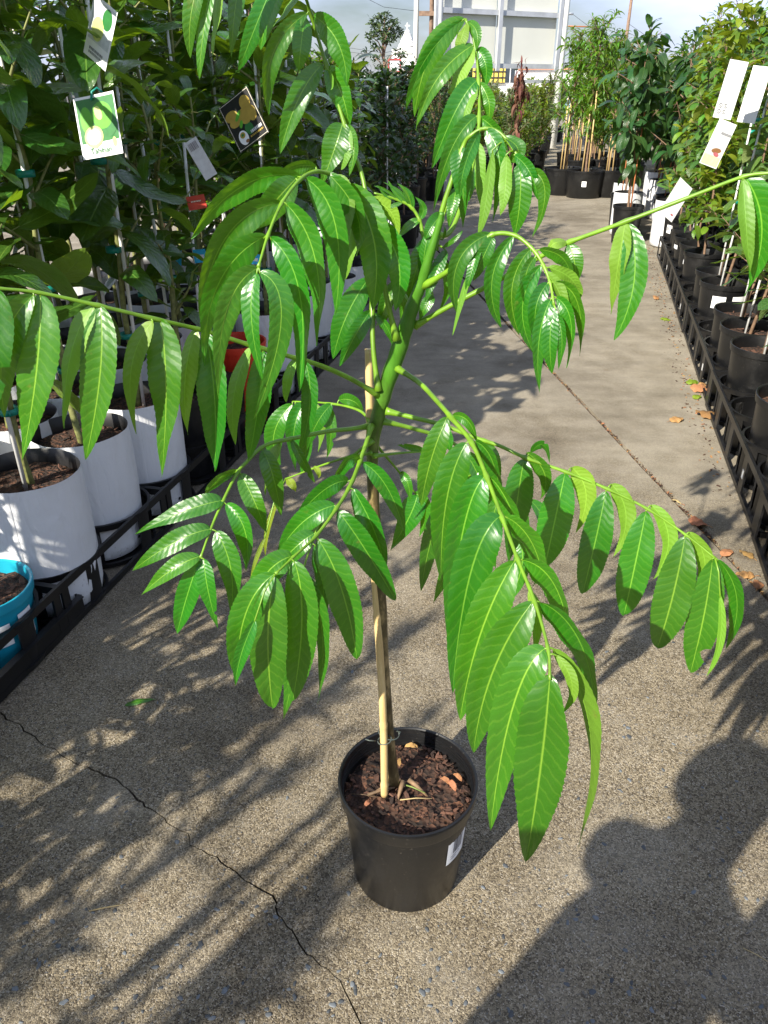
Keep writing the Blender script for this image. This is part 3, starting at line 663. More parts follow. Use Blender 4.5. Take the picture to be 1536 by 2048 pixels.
FR['L'] = ([(738,852,1.11),(700,858,1.09),(660,862,1.07),(590,876,1.04),(530,891,1.02),(492,925,1.0),(472,950,.985),(440,1015,.96),(421,1060,.945),(401,1116,.93)],[
 (473,940,440,955,410,983,26,50),(470,945,432,968,398,1000,18,60),(446,1001,370,1022,269,1069,54,-5),(424,1058,352,1083,264,1142,54,-5),(400,1113,343,1140,282,1191,52,-5),(398,1120,374,1192,354,1267,58,4),(408,1118,416,1180,436,1257,48,-18),(432,1062,462,1140,461,1229,60,-10),(452,1008,490,1062,492,1142,54,-24),(481,947,512,1010,533,1067,54,-14),(525,900,546,952,562,1031,52,-6),(582,878,606,922,630,966,26,-30),(560,885,536,935,530,990,40,140)])
FR['M'] = ([(742,850,1.12),(725,825,1.16),(690,812,1.2),(640,805,1.25),(585,803,1.3)],[
 (663,808,632,850,614,901,36,20),(655,810,662,865,653,917,28,10),(678,800,706,802,726,824,34,-40),(610,805,588,862,592,942,46,0),(585,808,548,868,560,930,50,10),(590,806,612,880,600,950,40,-10),(625,806,640,850,636,905,30,150)])
FR['N'] = ([(742,852,1.10),(734,882,1.08),(720,922,1.05),(701,970,1.01),(673,1017,.98),(632,1072,.945),(588,1113,.91),(551,1148,.885)],[
 (718,920,690,928,660,985,36,40),(726,925,774,975,808,1062,48,-22),(697,962,648,980,588,1042,44,35),(706,978,750,1065,772,1150,62,-20),(670,1011,608,1042,556,1107,58,18),(676,1022,728,1095,791,1200,72,-18),(629,1067,585,1100,535,1160,56,18),(636,1078,684,1180,714,1319,80,-12),(585,1112,530,1150,492,1230,66,16),(588,1122,604,1240,585,1402,86,-8),(549,1148,492,1225,474,1350,76,14),(549,1152,536,1275,545,1415,98,4),(510,1240,482,1310,471,1372,40,20)])
FR['O'] = ([(747,880,1.12),(692,928,1.13),(650,1020,1.12),(612,1120,1.10),(598,1200,1.09)],[
 (598,1200,590,1320,567,1438,64,0),(612,1150,645,1270,635,1408,52,-30),(630,1090,646,1170,645,1275,42,-30),(650,1030,610,1075,585,1130,46,140)])
FR['Q'] = ([(746,880,1.13),(765,905,1.16),(795,940,1.20),(832,988,1.24)],[
 (834,990,818,1035,780,1102,58,10),(830,985,850,1020,838,1075,40,-30),(800,945,815,965,820,1000,24,-20)])
FR['S'] = ([(745,905,1.13),(696,914,1.18),(640,932,1.22),(571,958,1.26)],[(628,933,637,945,637,957,14,0),(573,957,585,970,592,984,20,0),(560,990,536,1055,531,1113,13,10),(530,1075,512,1120,500,1162,11,10)])
FR['T'] = ([(858,520,.99),(846,470,.985),(839,440,.98),(820,412,.975),(785,396,.97),(748,386,.965)],[
 (840,438,846,415,829,393,22,0),(841,441,818,452,796,477,24,0),(820,412,800,385,764,363,10,0),(812,407,790,385,776,360,10,0),(823,414,812,385,793,366,14,0),(800,401,770,380,748,372,8,20),(826,418,822,390,806,372,10,0),(790,398,768,388,757,368,8,0),(805,404,785,412,762,417,10,0),(778,394,760,400,745,398,8,0)])
FR['U'] = ([(850,555,1.0),(866,500,.985),(884,440,.97),(890,425,.965)],[
 (860,470,832,540,820,602,48,10),(892,500,868,555,850,604,34,0),(884,428,866,450,850,478,38,10),(913,376,905,415,897,458,34,0),(866,590,850,615,838,642,28,0),(884,495,908,480,926,460,12,0),(885,480,890,465,888,452,8,0),(872,520,900,560,880,620,34,-20),(845,560,850,500,862,450,30,20)])
FR['V'] = ([(826,611,1.02),(806,585,1.03),(790,560,1.04)],[(792,562,770,610,762,660,40,20),(790,560,806,600,800,640,34,-20)])
FR['W'] = ([(747,912,1.13),(800,906,1.17),(850,903,1.2)],[(850,903,826,895,795,890,20,30),(850,903,868,930,872,970,30,-10)])

sundir_to = -np.array(sdir)
def build_frond(key, rach, leaves, seed):
    rg = np.random.default_rng(seed)
    pw = [P(*q) for q in rach]; cm = catmull(pw, 6)
    px = np.array([q[:2] for q in catmull([(a, b, c) for a, b, c in rach], 6)]); dep = np.array([q[2] for q in catmull(rach, 6)])
    big = len(leaves) > 7
    r0, r1 = (.0037, .0013) if big else (.0027, .0011)
    if key in 'TU': r0, r1 = .0028, .0012
    rad = [r0+(r1-r0)*i/(len(cm)-1) for i in range(len(cm))]
    rad[0] *= 1.7; rad[1] *= 1.4; rad[2] *= 1.2
    for lf in leaves:
        kk = int(np.argmin(((px-np.array(lf[:2]))**2).sum(1))); rad[kk] *= 1.22
    mb = MB(); mb.tube(cm, rad, 8)
    LV = []
    for (bu, bv, mu, mv, tu, tv, w, roll) in leaves:
        k = int(np.argmin(((px-np.array((bu, bv)))**2).sum(1))); d = dep[k]
        b = P(bu, bv, d); yb = b.y
        ext = rg.uniform(-.012, .012)
        ytip = yb - .006 + ext; ymid = yb - .012 + ext*.5
        if key == 'T': ytip = yb-.005; ymid = yb-.003
        m = Py(mu, mv, ymid); t = Py(tu, tv, ytip)
        wr = w/FPX*d*(.86 if key == 'A' else .92)
        tocam = (Vector((0, 0, CAMZ))-m).normalized()
        nr = np.array(tocam)*1.0 + np.array((0, 0, 1))*.25 + sundir_to*.15
        under = abs(roll) > 90
        fold = rg.uniform(.38, .68)*(.75 if under else 1)
        a = R(roll+rg.uniform(-6, 6))
        kind = 'oval' if (w > 70 and key in 'BLN') else ('lance' if rg.random() < .6 else 'acum')
        if key == 'A': kind = 'lance'
        V, F, uv = leaf_grid(b, m, t, wr, nr, a, fold, rg.uniform(.10, .22), .034 if w > 24 else .02, 52, rg, rg.uniform(.03, .085), kind, rg.uniform(-.5, .5), bite=(rg.choice((-1, 1)), *( (lambda q: (q, q+rg.uniform(.05, .12)))(rg.uniform(.35, .8))), rg.uniform(.4, .75)) if rg.random() < .10 and key not in 'AT' else None)
        LV.append((V, F, uv, w))
        root = Vector(cm[k]); dist = (b-root).length
        if dist > .001:
            mb.tube([root, root.lerp(b, .5)+Vector((0, 0, .15*dist)), b, b.lerp(m, .06)], [.0013, .0011, .0010, .0006], 6)
    fo = hpart(mb, 'frond', M['rachis'])
    for (V, F, uv, w) in LV:
        lm = MB(); lm.add(V, F, 0, uv)
        lm.build('leaflet', M['leafdry'] if key == 'S' else M['leaf'], fo)
    return fo
for i, (k, (r_, l_)) in enumerate(FR.items()): build_frond(k, r_, l_, 100+i)

# ============================================================ NURSERY STOCK
def unit_leaf(ratio, droop, kind, n=8, cross=(-1, -.5, 0, .5, 1), fold=.35, curl=.15, wave=.03, seed=0, serr=0.0, twist=.2):
    return leaf_grid((0, 0, 0), (.5, 0, droop*.30), (1-abs(droop)*.12, 0, -droop), ratio, (0, 0, 1), 0, fold, curl, serr, n, np.random.default_rng(seed), wave, kind, twist, cross)
def leaf_data(V, F, uv, mat):
    mb = MB(); mb.add(V, F, 0, uv); return mb.mesh('leaf', mat)
def lmat(pos, az, pitch, roll, L):
    return Matrix.Translation(pos) @ Matrix.Rotation(az, 4, 'Z') @ Matrix.Rotation(-pitch, 4, 'Y') @ Matrix.Rotation(roll, 4, 'X') @ Matrix.Diagonal((L, L, L, 1))
def put_leaves(root, places, variants, mat, joined, name='leaf'):
    """places: (pos, az, pitch, roll, length); one object per leaf, or all in one part"""
    if joined:
        Vs, Fs, Us, Ms = [], [], [], []; base = 0
        for i, pl in enumerate(places):
            V, F, uv = variants[i % len(variants)]
            m = np.array(lmat(*pl)); v = np.array(V) @ m[:3, :3].T + m[:3, 3]
            Vs.append(v); Fs.extend([tuple(base+k for k in f) for f in F]); Us.extend([[uv[k] for k in f] for f in F]); base += len(v)
        mb = MB(); mb.v = [tuple(q) for q in np.concatenate(Vs)]; mb.f = Fs; mb.m = [0]*len(Fs); mb.uv = Us
        o = mb.build('foliage', mat, root); o['kind'] = 'stuff'
        return o
    data = [leaf_data(*v, mat) for v in variants]
    for i, pl in enumerate(places):
        o = link(name, data[i % len(data)], root)
        o.matrix_basis = lmat(*pl)

def grow(rg, z0, h, nbranch, nleaf, spread, blo=.35, pitch=(-20, 40), Lr=(.10, .16), lean=.03, jit=1.0, tipclump=0, stemr=.011, petiole=.02, bup=(25, 60)):
    """stem + branches; returns polylines with radii and leaf places"""
    k = 9; st = [Vector((lean*math.sin(2.1*i/k+rg.uniform(0, .3))*(i > 0) + rg.normal(0, .006), lean*math.cos(1.7*i/k)*(i > 0)-lean*(i > 0)+rg.normal(0, .006), z0-.03+(h-z0+.03)*i/k)) for i in range(k+1)]
    lines = [(st, [stemr*(1-.72*i/k) for i in range(k+1)])]
    segs = [(st, .25 if nbranch else blo)]
    for b in range(nbranch):
        f = blo+(1-blo)*(b+rg.uniform(.1, .9))/nbranch*.93; i = f*k; i0 = min(int(i), k-1); p = st[i0].lerp(st[i0+1], i-i0)
        az = b*2.4+rg.uniform(-.5, .5); up = R(rg.uniform(*bup)); L = spread*rg.uniform(.6, 1.15)*(1.15-.5*f)
        d = Vector((math.cos(az)*math.cos(up), math.sin(az)*math.cos(up), math.sin(up)))
        pl = [p, p+d*L*.5+Vector((0, 0, .03*L)), p+d*L+Vector((0, 0, .02*L))]
        lines.append((pl, [stemr*.45, stemr*.35, stemr*.18])); segs.append((pl, .12))
    lens = [sum((a[i+1]-a[i]).length for i in range(len(a)-1))*(1-lo) for a, lo in segs]; tot = sum(lens)
    places = []; g = 0
    for (a, lo), ln in zip(segs, lens):
        m = max(3, int(round(nleaf*ln/tot)))
        for j in range(m):
            f = lo+(1-lo)*(j+rg.uniform(.1, .9))/m
            if tipclump and rg.random() < tipclump: f = 1-(1-f)*.25
            i = f*(len(a)-1); i0 = min(int(i), len(a)-2); p = a[i0].lerp(a[i0+1], i-i0); g += 1
            az = g*2.399+rg.uniform(-.6, .6)*jit; pt = R(rg.uniform(*pitch)); L = rg.uniform(*Lr)*(1 if f < .93 else .75)
            if f > .96: pt = abs(pt)+R(20)
            d = Vector((math.cos(az)*math.cos(pt), math.sin(az)*math.cos(pt), math.sin(pt)))
            places.append((p+d*petiole, az, pt, rg.uniform(-.5, .5)*jit, L))
            lines.append(([p, p+d*petiole*1.4], [.0016, .0012]))
    return lines, places
def stems(root, lines, mat, name='stem', n=8):
    mb = MB()
    for pts, rad in lines:
        if len(pts) > 2: pts2 = catmull(pts, 3); rad = list(np.interp(np.linspace(0, 1, len(pts2)), np.linspace(0, 1, len(rad)), rad)); pts = pts2
        mb.tube(pts, rad, n if rad[0] > .004 else 4, cap=rad[0] > .004)
    return mb.build(name, mat, root)

# ---- containers (local, standing on z = 0)
def grow_bag(root, rad=.150, h=.43, seed=0, detail=True):
    rg = np.random.default_rng(seed); p = rg.uniform(0, 6.28, 6)
    def wob(q, z): return 1+.020*math.sin(2*q+p[0])+.012*math.sin(3*q+p[1]+z*4)+.006*math.sin(7*q+p[2]+z*17)+.004*math.sin(13*q+p[3]-z*30)*(1 if z < .38 else .3)
    mb = MB()
    pr = [(0, .004), (rad*.80, .004), (rad*.93, .012), (rad*.975, .05), (rad*.99, .12), (rad, .19), (rad*1.01, .26), (rad*1.0, .33), (rad*.995, .39), (rad*.985, h-.012), (rad*.985, h)]
    mb.lathe(pr, 48, mi=0, wob=wob)
    mb.lathe([(rad*.985, h+.0005), (rad*.968, h-.002), (rad*.962, h-.06), (rad*.955, h-.12)], 48, mi=1, wob=wob)
    if detail:
        for k in range(10):                                   # punched drain holes
            a = k*.628+p[4]; z = .05 if k % 2 else .10; r_ = rad*(.977+.1*(z-.05))*wob(a, z)+.0012
            n = 10; c = Vector((r_*math.cos(a), r_*math.sin(a), z)); t = Vector((-math.sin(a), math.cos(a), 0))
            mb.add([c+t*.0065*math.cos(2*math.pi*i/n)+Vector((0, 0, .0065*math.sin(2*math.pi*i/n))) for i in range(n)], [tuple(range(n))], 1)
        for a in (p[5], p[5]+math.pi):                        # side seam, a folded strip of film
            vs = []
            for i in range(21):
                z = .02+(h-.024)*i/20
                for da, dr in ((-.10, .0006), (-.02, .0022), (.0, .0004)):
                    q = a+da; r_ = np.interp(z, [x[1] for x in pr[2:]], [x[0] for x in pr[2:]])*wob(q, z)+dr; vs.append((r_*math.cos(q), r_*math.sin(q), z))
            mb.add(vs, [(i*3+j, i*3+j+1, i*3+j+4, i*3+j+3) for i in range(20) for j in range(2)], 0)
    b = mb.build('grow_bag', [M['white_bag'], M['bag_inner']], root)
    return b
def soil_disc(root, r_, z, chips_n=0, seed=0, k=26):
    rg = np.random.default_rng(seed); mb = MB(); vs = [(0, 0, z+.006)]; fs = []
    for j in (1, 2, 3, 4):
        for i in range(k):
            a = 2*math.pi*i/k; vs.append((r_*j/4*math.cos(a), r_*j/4*math.sin(a), z+rg.normal(0, .0035)-(.004 if j == 4 else 0)))
    fs += [(0, 1+i, 1+(i+1) % k) for i in range(k)]
    for j in range(3): fs += [(1+j*k+i, 1+(j+1)*k+i, 1+(j+1)*k+(i+1) % k, 1+j*k+(i+1) % k) for i in range(k)]
    mb.add(vs, fs); s = mb.build('soil', M['soil'], root)
    for i in range(chips_n):
        a, q = rg.uniform(0, 6.28), r_*.93*math.sqrt(rg.random()); sz = rg.uniform(.006, .014)
        o = link('bark_chip', chips[i % 7], s, (q*math.cos(a), q*math.sin(a), z+.004))
        o.scale = (sz*1.3, sz, sz*.7); o.rotation_euler = (rg.uniform(-.5, .5), rg.uniform(-.5, .5), a*3)
    return s
def nursery_pot(root, rt=.130, rb=.108, h=.33, mat='plastic', soil_z=None, lip=.007, chips_n=0, seed=0, n=40):
    mb = MB()
    mb.lathe([(0, .006), (rb*.9, .006), (rb*.92, 0), (rb*.985, .001), (rb, .006), (rt-.008, h-.040), (rt-.0065, h-.032), (rt, h-.030), (rt+lip*.4, h-.006), (rt+lip*.35, h-.001), (rt, h), (rt-.006, h-.003), (rt-.010, h-.03), (rt-.012, h-.09)], n)
    p = mb.build('pot', M[mat], root); autosmooth(p, 40)
    soil_disc(root, rt-.010, (soil_z or h-.045), chips_n, seed)
    return p
def pot_label(pot, r, a, z0, z1, wd, bars=False):
    lb = MB(); wrap(lb, (0, 0, 0), r, r, a-wd/2, a+wd/2, z0, z1, 0, 8, .0008)
    if bars:
        x = a-wd*.28
        while x < a+wd*.28: wrap(lb, (0, 0, 0), r, r, x, x+wd*.025, z0+.3*(z1-z0), z0+.75*(z1-z0), 1, 1, .0012); x += wd*.06
    return lb.build('white_label', [M['label'], M['ink']], pot)
def rod(root, name, a, b, r_, mat, n=8):
    mb = MB(); mb.tube([a, Vector(a).lerp(Vector(b), .5), b], r_, n); return mb.build(name, M[mat], root)
def tape(root, c, r_, w=.018, mat='tie'):
    mb = MB(); mb.lathe([(r_, -w/2), (r_+.0012, -w/2), (r_+.0012, w/2), (r_, w/2)], 12, c, close=True)
    mb.box((c[0]+r_*1.1, c[1], c[2]), (.014, .003, w*.8)); return mb.build('stem_tie', M[mat], root)

CIT = [unit_leaf(.44, .16, 'oval', 14, seed=1, wave=.05, serr=.015), unit_leaf(.40, .28, 'oval', 14, seed=2, wave=.06, twist=.5), unit_leaf(.48, .05, 'oval', 14, seed=3, wave=.05, fold=.5, twist=-.4), unit_leaf(.42, -.08, 'oval', 14, seed=4, wave=.06, fold=.25, twist=.3)]
def low(ratio, droop, kind, seed): return unit_leaf(ratio, droop, kind, 5, (-1, 0, 1), seed=seed, wave=.04)
def citrus(joined, seed, h, nleaf=46):
    rg = np.random.default_rng(seed); root = empty('potted_citrus', (0, 0, 0))
    grow_bag(root, seed=seed, detail=not joined); soil_disc(root, .142, .385, 0 if joined else 16, seed)
    lines, pl = grow(rg, .385, h, 7, nleaf, .24, .26, (-38, 38), (.16, .28) if not joined else (.11, .20), .035, stemr=.0115)
    stems(root, lines, M['citrus_stem'])
    o = Vector((.028, -.012, .36)); top = Vector((.035+rg.uniform(-.02, .02), -.015, min(h*.93, 1.6)))
    rod(root, 'stake', o, top, .0062, 'fibre')
    if not joined:
        for z in (.62, .90, 1.18): tape(root, (.013, -.006, z+rg.uniform(-.03, .03)), .024)
    V = CIT if not joined else [low(.44, .15, 'oval', 1), low(.42, .25, 'oval', 2), low(.46, .02, 'oval', 3)]
    put_leaves(root, pl, V, M['citrus'], joined)
    return root
M['citrus_stem'] = simple('striped_citrus_bark', (0.17, 0.18, 0.055), 0.6, 0.35, 70, 0.3)
M['applebark'] = simple('young_apple_bark', (0.17, 0.105, 0.065), 0.6, 0.3, 50, 0.2)

def leafy_tree(name, seed, h, nb, nl, spread, mat, V, Lr, pitch, z0=.33, pot='pot', stemr=.014, blo=.3, bark='applebark', joined=True, tipclump=.2, stake=None, bup=(25, 60), petiole=.02, lean=.03, pr=(.15, .125, .34)):
    rg = np.random.default_rng(seed); root = empty(name, (0, 0, 0))
    if pot == 'pot': nursery_pot(root, *pr, seed=seed, n=28); z0 = pr[2]-.05
    elif pot == 'whitepot': nursery_pot(root, *pr, mat='white_bag', seed=seed, n=28); z0 = pr[2]-.05
    elif pot == 'bag': grow_bag(root, seed=seed, detail=False); soil_disc(root, .142, .385, 0, seed); z0 = .385
    lines, pl = grow(rg, z0, h, nb, nl, spread, blo, pitch, Lr, lean, tipclump=tipclump, stemr=stemr, bup=bup, petiole=petiole)
    stems(root, lines, M[bark])
    if stake:
        for i in range(stake[1]):
            a = i*2.1+seed; rod(root, 'stake', (.05*math.cos(a), .05*math.sin(a), z0-.02), (.03*math.cos(a+.4), .03*math.sin(a+.4), h*stake[2]), stake[3], stake[0])
    put_leaves(root, pl, V, M[mat], joined)
    return root
def cell_tray(nx, ny, step, r, z0, z1, nstrip, arc, label=False):
    """open black carry tray: one ring socket per pot joined by rails (local: x across, y along)"""
    root = empty('carry_tray', (0, 0, 0))
    def socket():
        mb = MB(); n = 40
        for (za, zb) in ((z1-.022, z1), (.006, .022)):
            mb.lathe([(r, za), (r+.006, za), (r+.010, zb), (r, zb)], n, close=True)
        for k in range(nstrip):
            a0 = 2*math.pi*k/nstrip; m = 4; vs = []
            for i in range(m+1):
                a = a0-arc/2+arc*i/m
                for z, q in ((.01, r-.004), (z1-.01, r), (z1-.01, r+.006), (.01, r+.002)): vs.append((q*math.cos(a), q*math.sin(a), z))
            fs = [(i*4+j, i*4+(j+1) % 4, i*4+4+(j+1) % 4, i*4+4+j) for i in range(m) for j in range(4)] + [(0, 1, 2, 3), (m*4+3, m*4+2, m*4+1, m*4)]
            mb.add(vs, fs)
        mb.lathe([(r-.004, .006), (r*.55, .006), (r*.55, .010), (r-.004, .010)], n, close=True)
        return mb.mesh('socket', M['tray'])
    sm = socket(); W, H = nx*step, ny*step
    for i in range(nx):
        for j in range(ny):
            o = link('socket', sm, root, ((i-(nx-1)/2)*step, (j-(ny-1)/2)*step, 0)); autosmooth(o, 40) if i+j == 0 else None
    for sx in (-1, 1):
        mb = MB(); mb.box((sx*(W/2-.004), 0, z1-.012), (.010, H, .026)); mb.box((sx*(W/2-.004), 0, .016), (.010, H, .020)); mb.build('side_rail', M['tray'], root, False)
        for j in (range(ny+1) if label else (0, ny)):
            mb = MB(); mb.box((sx*(W/2-.003), max(-H/2+.02, min(H/2-.02, -H/2+j*step)), z1/2), (.007, (.03 if not label else .06), z1-.05)); w_ = mb.build('corner_wall', M['tray'], root, False)
            if label and j == 1 and sx < 0:
                mb = MB(); mb.box((-W/2-.0005, -H/2+j*step+.002, z1*.5), (.001, .022, .035)); mb.build('white_label', M['label'], w_, False)
    for sy in (-1, 1):
        mb = MB(); mb.box((0, sy*(H/2-.004), z1-.014), (W-.024, .010, .024)); mb.box((0, sy*(H/2-.004), .016), (W-.024, .010, .018)); mb.build('end_rail', M['tray'], root, False)
    return root

def setl(o, label, cat, group=None):
    o['label'] = label; o['category'] = cat
    if group: o['group'] = group
    return o
rp = np.random.default_rng(77)
STEP = .31
# --- left block: citrus in white grow bags, rows parallel to the aisle
protoI = [citrus(False, 11, 1.86), citrus(False, 12, 2.0), citrus(False, 13, 1.80)]
protoJ = [citrus(True, 21, 2.10, 80), citrus(True, 22, 2.3, 88), citrus(True, 23, 1.95, 80), citrus(True, 24, 2.5, 95), citrus(True, 25, 1.50, 44)]
usedI = set()
ORD = ['nearest', 'second', 'third', 'fourth', 'fifth', 'sixth', 'seventh', 'eighth', 'ninth', 'tenth', 'eleventh', 'twelfth', 'thirteenth', 'fourteenth', 'fifteenth', 'sixteenth', 'seventeenth', 'eighteenth', 'nineteenth', 'twentieth']
ROW = ['path-edge', 'second', 'third', 'fourth', 'fifth', 'sixth', 'seventh', 'eighth', 'ninth', 'tenth']
CG = 'citrus trees in white grow bags'
def use(protos, i, store=usedI):
    p = protos[i]
    if p.name in store: return copy_tree(p)
    store.add(p.name); return p
for row in range(5):
    for k in range(-6, 13):
        if row == 1 and k < -3: continue
        if row == 0 and k in (-1, -2, 3, 4, 5) or row == 1 and k in (-1, -2): continue
        s, t = 1.68+STEP*k+(.0 if row % 2 == 0 else .03), -1.475-STEP*row
        if k < 0 and row > 1: continue
        near = (k >= 0 and ((row == 0 and k < 9) or (row == 1 and k < 8) or (row == 2 and 0 <= k < 5)))
        if near: o = use(protoI, (k*2+row) % 3)
        else: o = use(protoJ, (2 if row < 2 and k >= 7 else int(rp.integers(0, 4))) if k >= 0 else 4)
        q = A(s, t, .012); o.location = (q.x+rp.normal(0, .008), q.y+rp.normal(0, .008), q.z)
        o.rotation_euler = (0, 0, rp.uniform(0, 6.28)); sc = rp.uniform(.93, 1.07)*(.78 if row < 2 and k >= 7 else 1); o.scale = (1, 1, 1) if near else (.8, .8, .8) if k < -3 else (1, 1, 1) if k < 0 else (sc, sc, sc)
        if k == 0 and row == 0: o.rotation_euler = (0, 0, R(-60))
        if k >= 0: setl(o, f'citrus tree in white grow bag, {ORD[k]} from the camera in the {ROW[row]} row', 'potted citrus', CG)
        else: setl(o, f'low citrus in white grow bag beside the camera, {ORD[-k-1]} back in the {ROW[row]} row', 'potted citrus', CG)
bk = leafy_tree('potted_citrus', 27, 1.35, 7, 70, .24, 'citrus', [CIT[0], CIT[1], CIT[2]], (.09, .15), (-38, 38), pr=(.135, .112, .33), stake=('fibre', 1, .9, .006), blo=.3, bark='citrus_stem', joined=False, petiole=.02)
for i, k in enumerate((3, 4)):
    o = bk if i == 0 else copy_tree(bk); o.location = A(1.68+STEP*k, -1.475, .012); o.rotation_euler = (0, 0, i*2.2)
    setl(o, ('citrus bush in a black pot next to the third white grow bag', 'citrus bush in a black pot between another black pot and the red pot')[i], 'potted citrus', 'citrus bushes in black pots')
rd = empty('red_pot', A(1.68+STEP*4.7, -1.46, .02)); nursery_pot(rd, .135, .115, .38, 'redpot', seed=9)
setl(rd, 'bright red plastic pot in the left front row behind the hanging fronds', 'pot')
tr0 = cell_tray(2, 2, STEP, .153, .02, .165, 5, R(22)); n_ = 0
for ti in range(2):
    for k in range(-3, 6):
        o = tr0 if n_ == 0 else copy_tree(tr0); n_ += 1
        if ti == 0 and k == -1: o.location = (0, 0, 0)
        q = A(1.68+STEP*(2*k+.5), -1.475-STEP*(2*ti+.5)); o.location = q; o.rotation_euler = (0, 0, AISLE)
        if ti == 0 and k >= 0: setl(o, f'black four-socket carry tray, {ORD[k]} from the camera along the left path edge', 'carry tray', 'black trays under white bags')
        else: setl(o, f'black four-socket carry tray {k+4} along, {ROW[ti*2]} pair of left rows' if False else (f'black carry tray under white bags, {ORD[k]} from the camera in the second tray line' if k >= 0 else f'black carry tray beside the camera, {ORD[-k-1]} back in the {ROW[ti]} tray line'), 'carry tray', 'black trays under white bags')

# turquoise pot in a flat tray at the left edge
ft = setl(empty('flat_tray', (*A(1.36, -1.50).xy, 0), AISLE), 'shallow black flat tray with a slotted rim holding the turquoise pot', 'tray')
mb = MB(); mb.box((0, 0, .012), (.36, .50, .008)); mb.build('tray_floor', M['tray'], ft, False)
for sx, sy, lx, ly in ((-1, 0, .008, .50), (1, 0, .008, .50), (0, -1, .344, .008), (0, 1, .344, .008)):
    mb = MB(); mb.box((sx*.176, sy*.246, .047), (lx, ly, .062)); w_ = mb.build('tray_wall', M['tray'], ft, False)
    mb = MB(); ex = (.022 if sx else lx+.02); ey = (.022 if sy else ly-.03 if sx else ly)
    for f in (-1, 1): mb.box((sx*.182, sy*.252, .080+f*.0), (.022 if sx else .33, .022 if sy else .48, .004))
    mb.f = mb.f[:6]; mb.m = mb.m[:6]; mb.uv = mb.uv[:6]; mb.v = mb.v[:8]; mb.build('rim', M['tray'], w_, False)
tp_ = setl(empty('turquoise_pot', (-1.085, 1.70, .017)), 'turquoise plastic pot with two white labels standing in the flat tray', 'pot')
p_ = nursery_pot(tp_, .135, .112, .215, 'teal', .180, chips_n=40, seed=4)
pot_label(p_, .128, R(-62), .085, .150, R(50)); pot_label(p_, .128, R(-14), .075, .160, R(22))
def text(body, size, mat, parent, loc, rot, name='lettering', ext=.0002):
    c = bpy.data.curves.new(name, 'FONT'); c.body = body; c.size = size; c.extrude = ext; c.align_x = 'CENTER'; c.align_y = 'CENTER'
    c.materials.append(M[mat]); tmp = bpy.data.objects.new(name, c); COL.objects.link(tmp)
    me = bpy.data.meshes.new_from_object(tmp.evaluated_get(bpy.context.evaluated_depsgraph_get())); bpy.data.objects.remove(tmp)
    o = link(name, me, parent, loc); o.rotation_euler = rot; return o
a = R(-60); text('ll Dwar', .026, 'ink', p_, (.1300*math.cos(a), .1300*math.sin(a), .126), (R(90), 0, a+R(90)))

# tall potted trees further along the left rows, beside and behind the camera, whose shade falls on the path
Vn = [low(.24, .35, 'lance', 1), low(.22, .5, 'lance', 2), low(.27, .2, 'lance', 3)]
Vo = [low(.44, .2, 'oval', 4), low(.48, .1, 'oval', 5), low(.40, .3, 'oval', 6)]
Va = [unit_leaf(.46, .18, 'oval', 7, seed=7, wave=.05), unit_leaf(.42, .3, 'oval', 7, seed=8, wave=.05), unit_leaf(.48, .1, 'oval', 7, seed=9, wave=.04)]
T1 = leafy_tree('potted_tree', 31, 3.3, 16, 330, .75, 'bright', Vn, (.12, .20), (-60, 20), blo=.42, stemr=.02)
T2 = leafy_tree('potted_tree', 32, 2.9, 13, 260, .60, 'bright', Vn, (.12, .20), (-60, 20), blo=.42, stemr=.018)
TG = 'tall leafy trees in pots behind the left rows'
first = {T1.name: True, T2.name: True}
for i, (s, t) in enumerate(((2.2, -3.0), (3.2, -2.8))):
    p = (T1, T2)[i % 2]; o = p if first.pop(p.name, None) else copy_tree(p)
    o.location = A(s, t); o.rotation_euler = (0, 0, i*1.3); setl(o, f'tall narrow-leaved tree in a black pot beside the left citrus rows, {ORD[i]} from the camera', 'potted tree', TG)

# slim staked saplings in the same rows beside and behind the camera; their long shadows stripe the path
SL = [leafy_tree('staked_sapling', 34+i, h, 5, n, .11, 'bright', Vn, (.06, .11), (35, 80), blo=.32, stemr=.008, stake=('bamboo', 2, .98, .006), bup=(60, 80), petiole=.01) for i, (h, n) in enumerate(((1.85, 80), (1.65, 60), (1.95, 95)))]
rs_ = np.random.default_rng(9); sn = 0
for row, t in enumerate((-1.5, -1.85, -2.2)):
    for i, s in enumerate(np.arange(.55, -2.9, -.29)):
        if rs_.random() < .22: continue
        o = SL[sn] if sn < 3 else copy_tree(SL[int(rs_.integers(0, 3))]); sn += 1
        o.location = A(s+rs_.normal(0, .05), t+rs_.normal(0, .05)); o.rotation_euler = (R(rs_.normal(0, 2.5)), R(rs_.normal(0, 2.5)), rs_.uniform(0, 6.28))
        setl(o, f'slim staked sapling beside the camera, {ORD[i]} back in the {ROW[row]} left row', 'potted tree', 'slim staked saplings beside the camera')
T3 = leafy_tree('potted_tree', 33, 3.1, 20, 520, .42, 'darkleaf', Vn, (.07, .13), (-50, 40), blo=.35, stemr=.018)
for i, (s, t) in enumerate(((4.3, -2.75), (5.2, -2.35), (6.0, -2.6), (6.7, -2.75), (5.6, -3.1))):
    o = T3 if i == 0 else copy_tree(T3); o.location = A(s, t); o.rotation_euler = (0, 0, i*1.9); setl(o, f'tall dark fine-leaved tree rising above the left rows, {ORD[i]} from the camera', 'potted tree', 'tall dark trees in the left block')

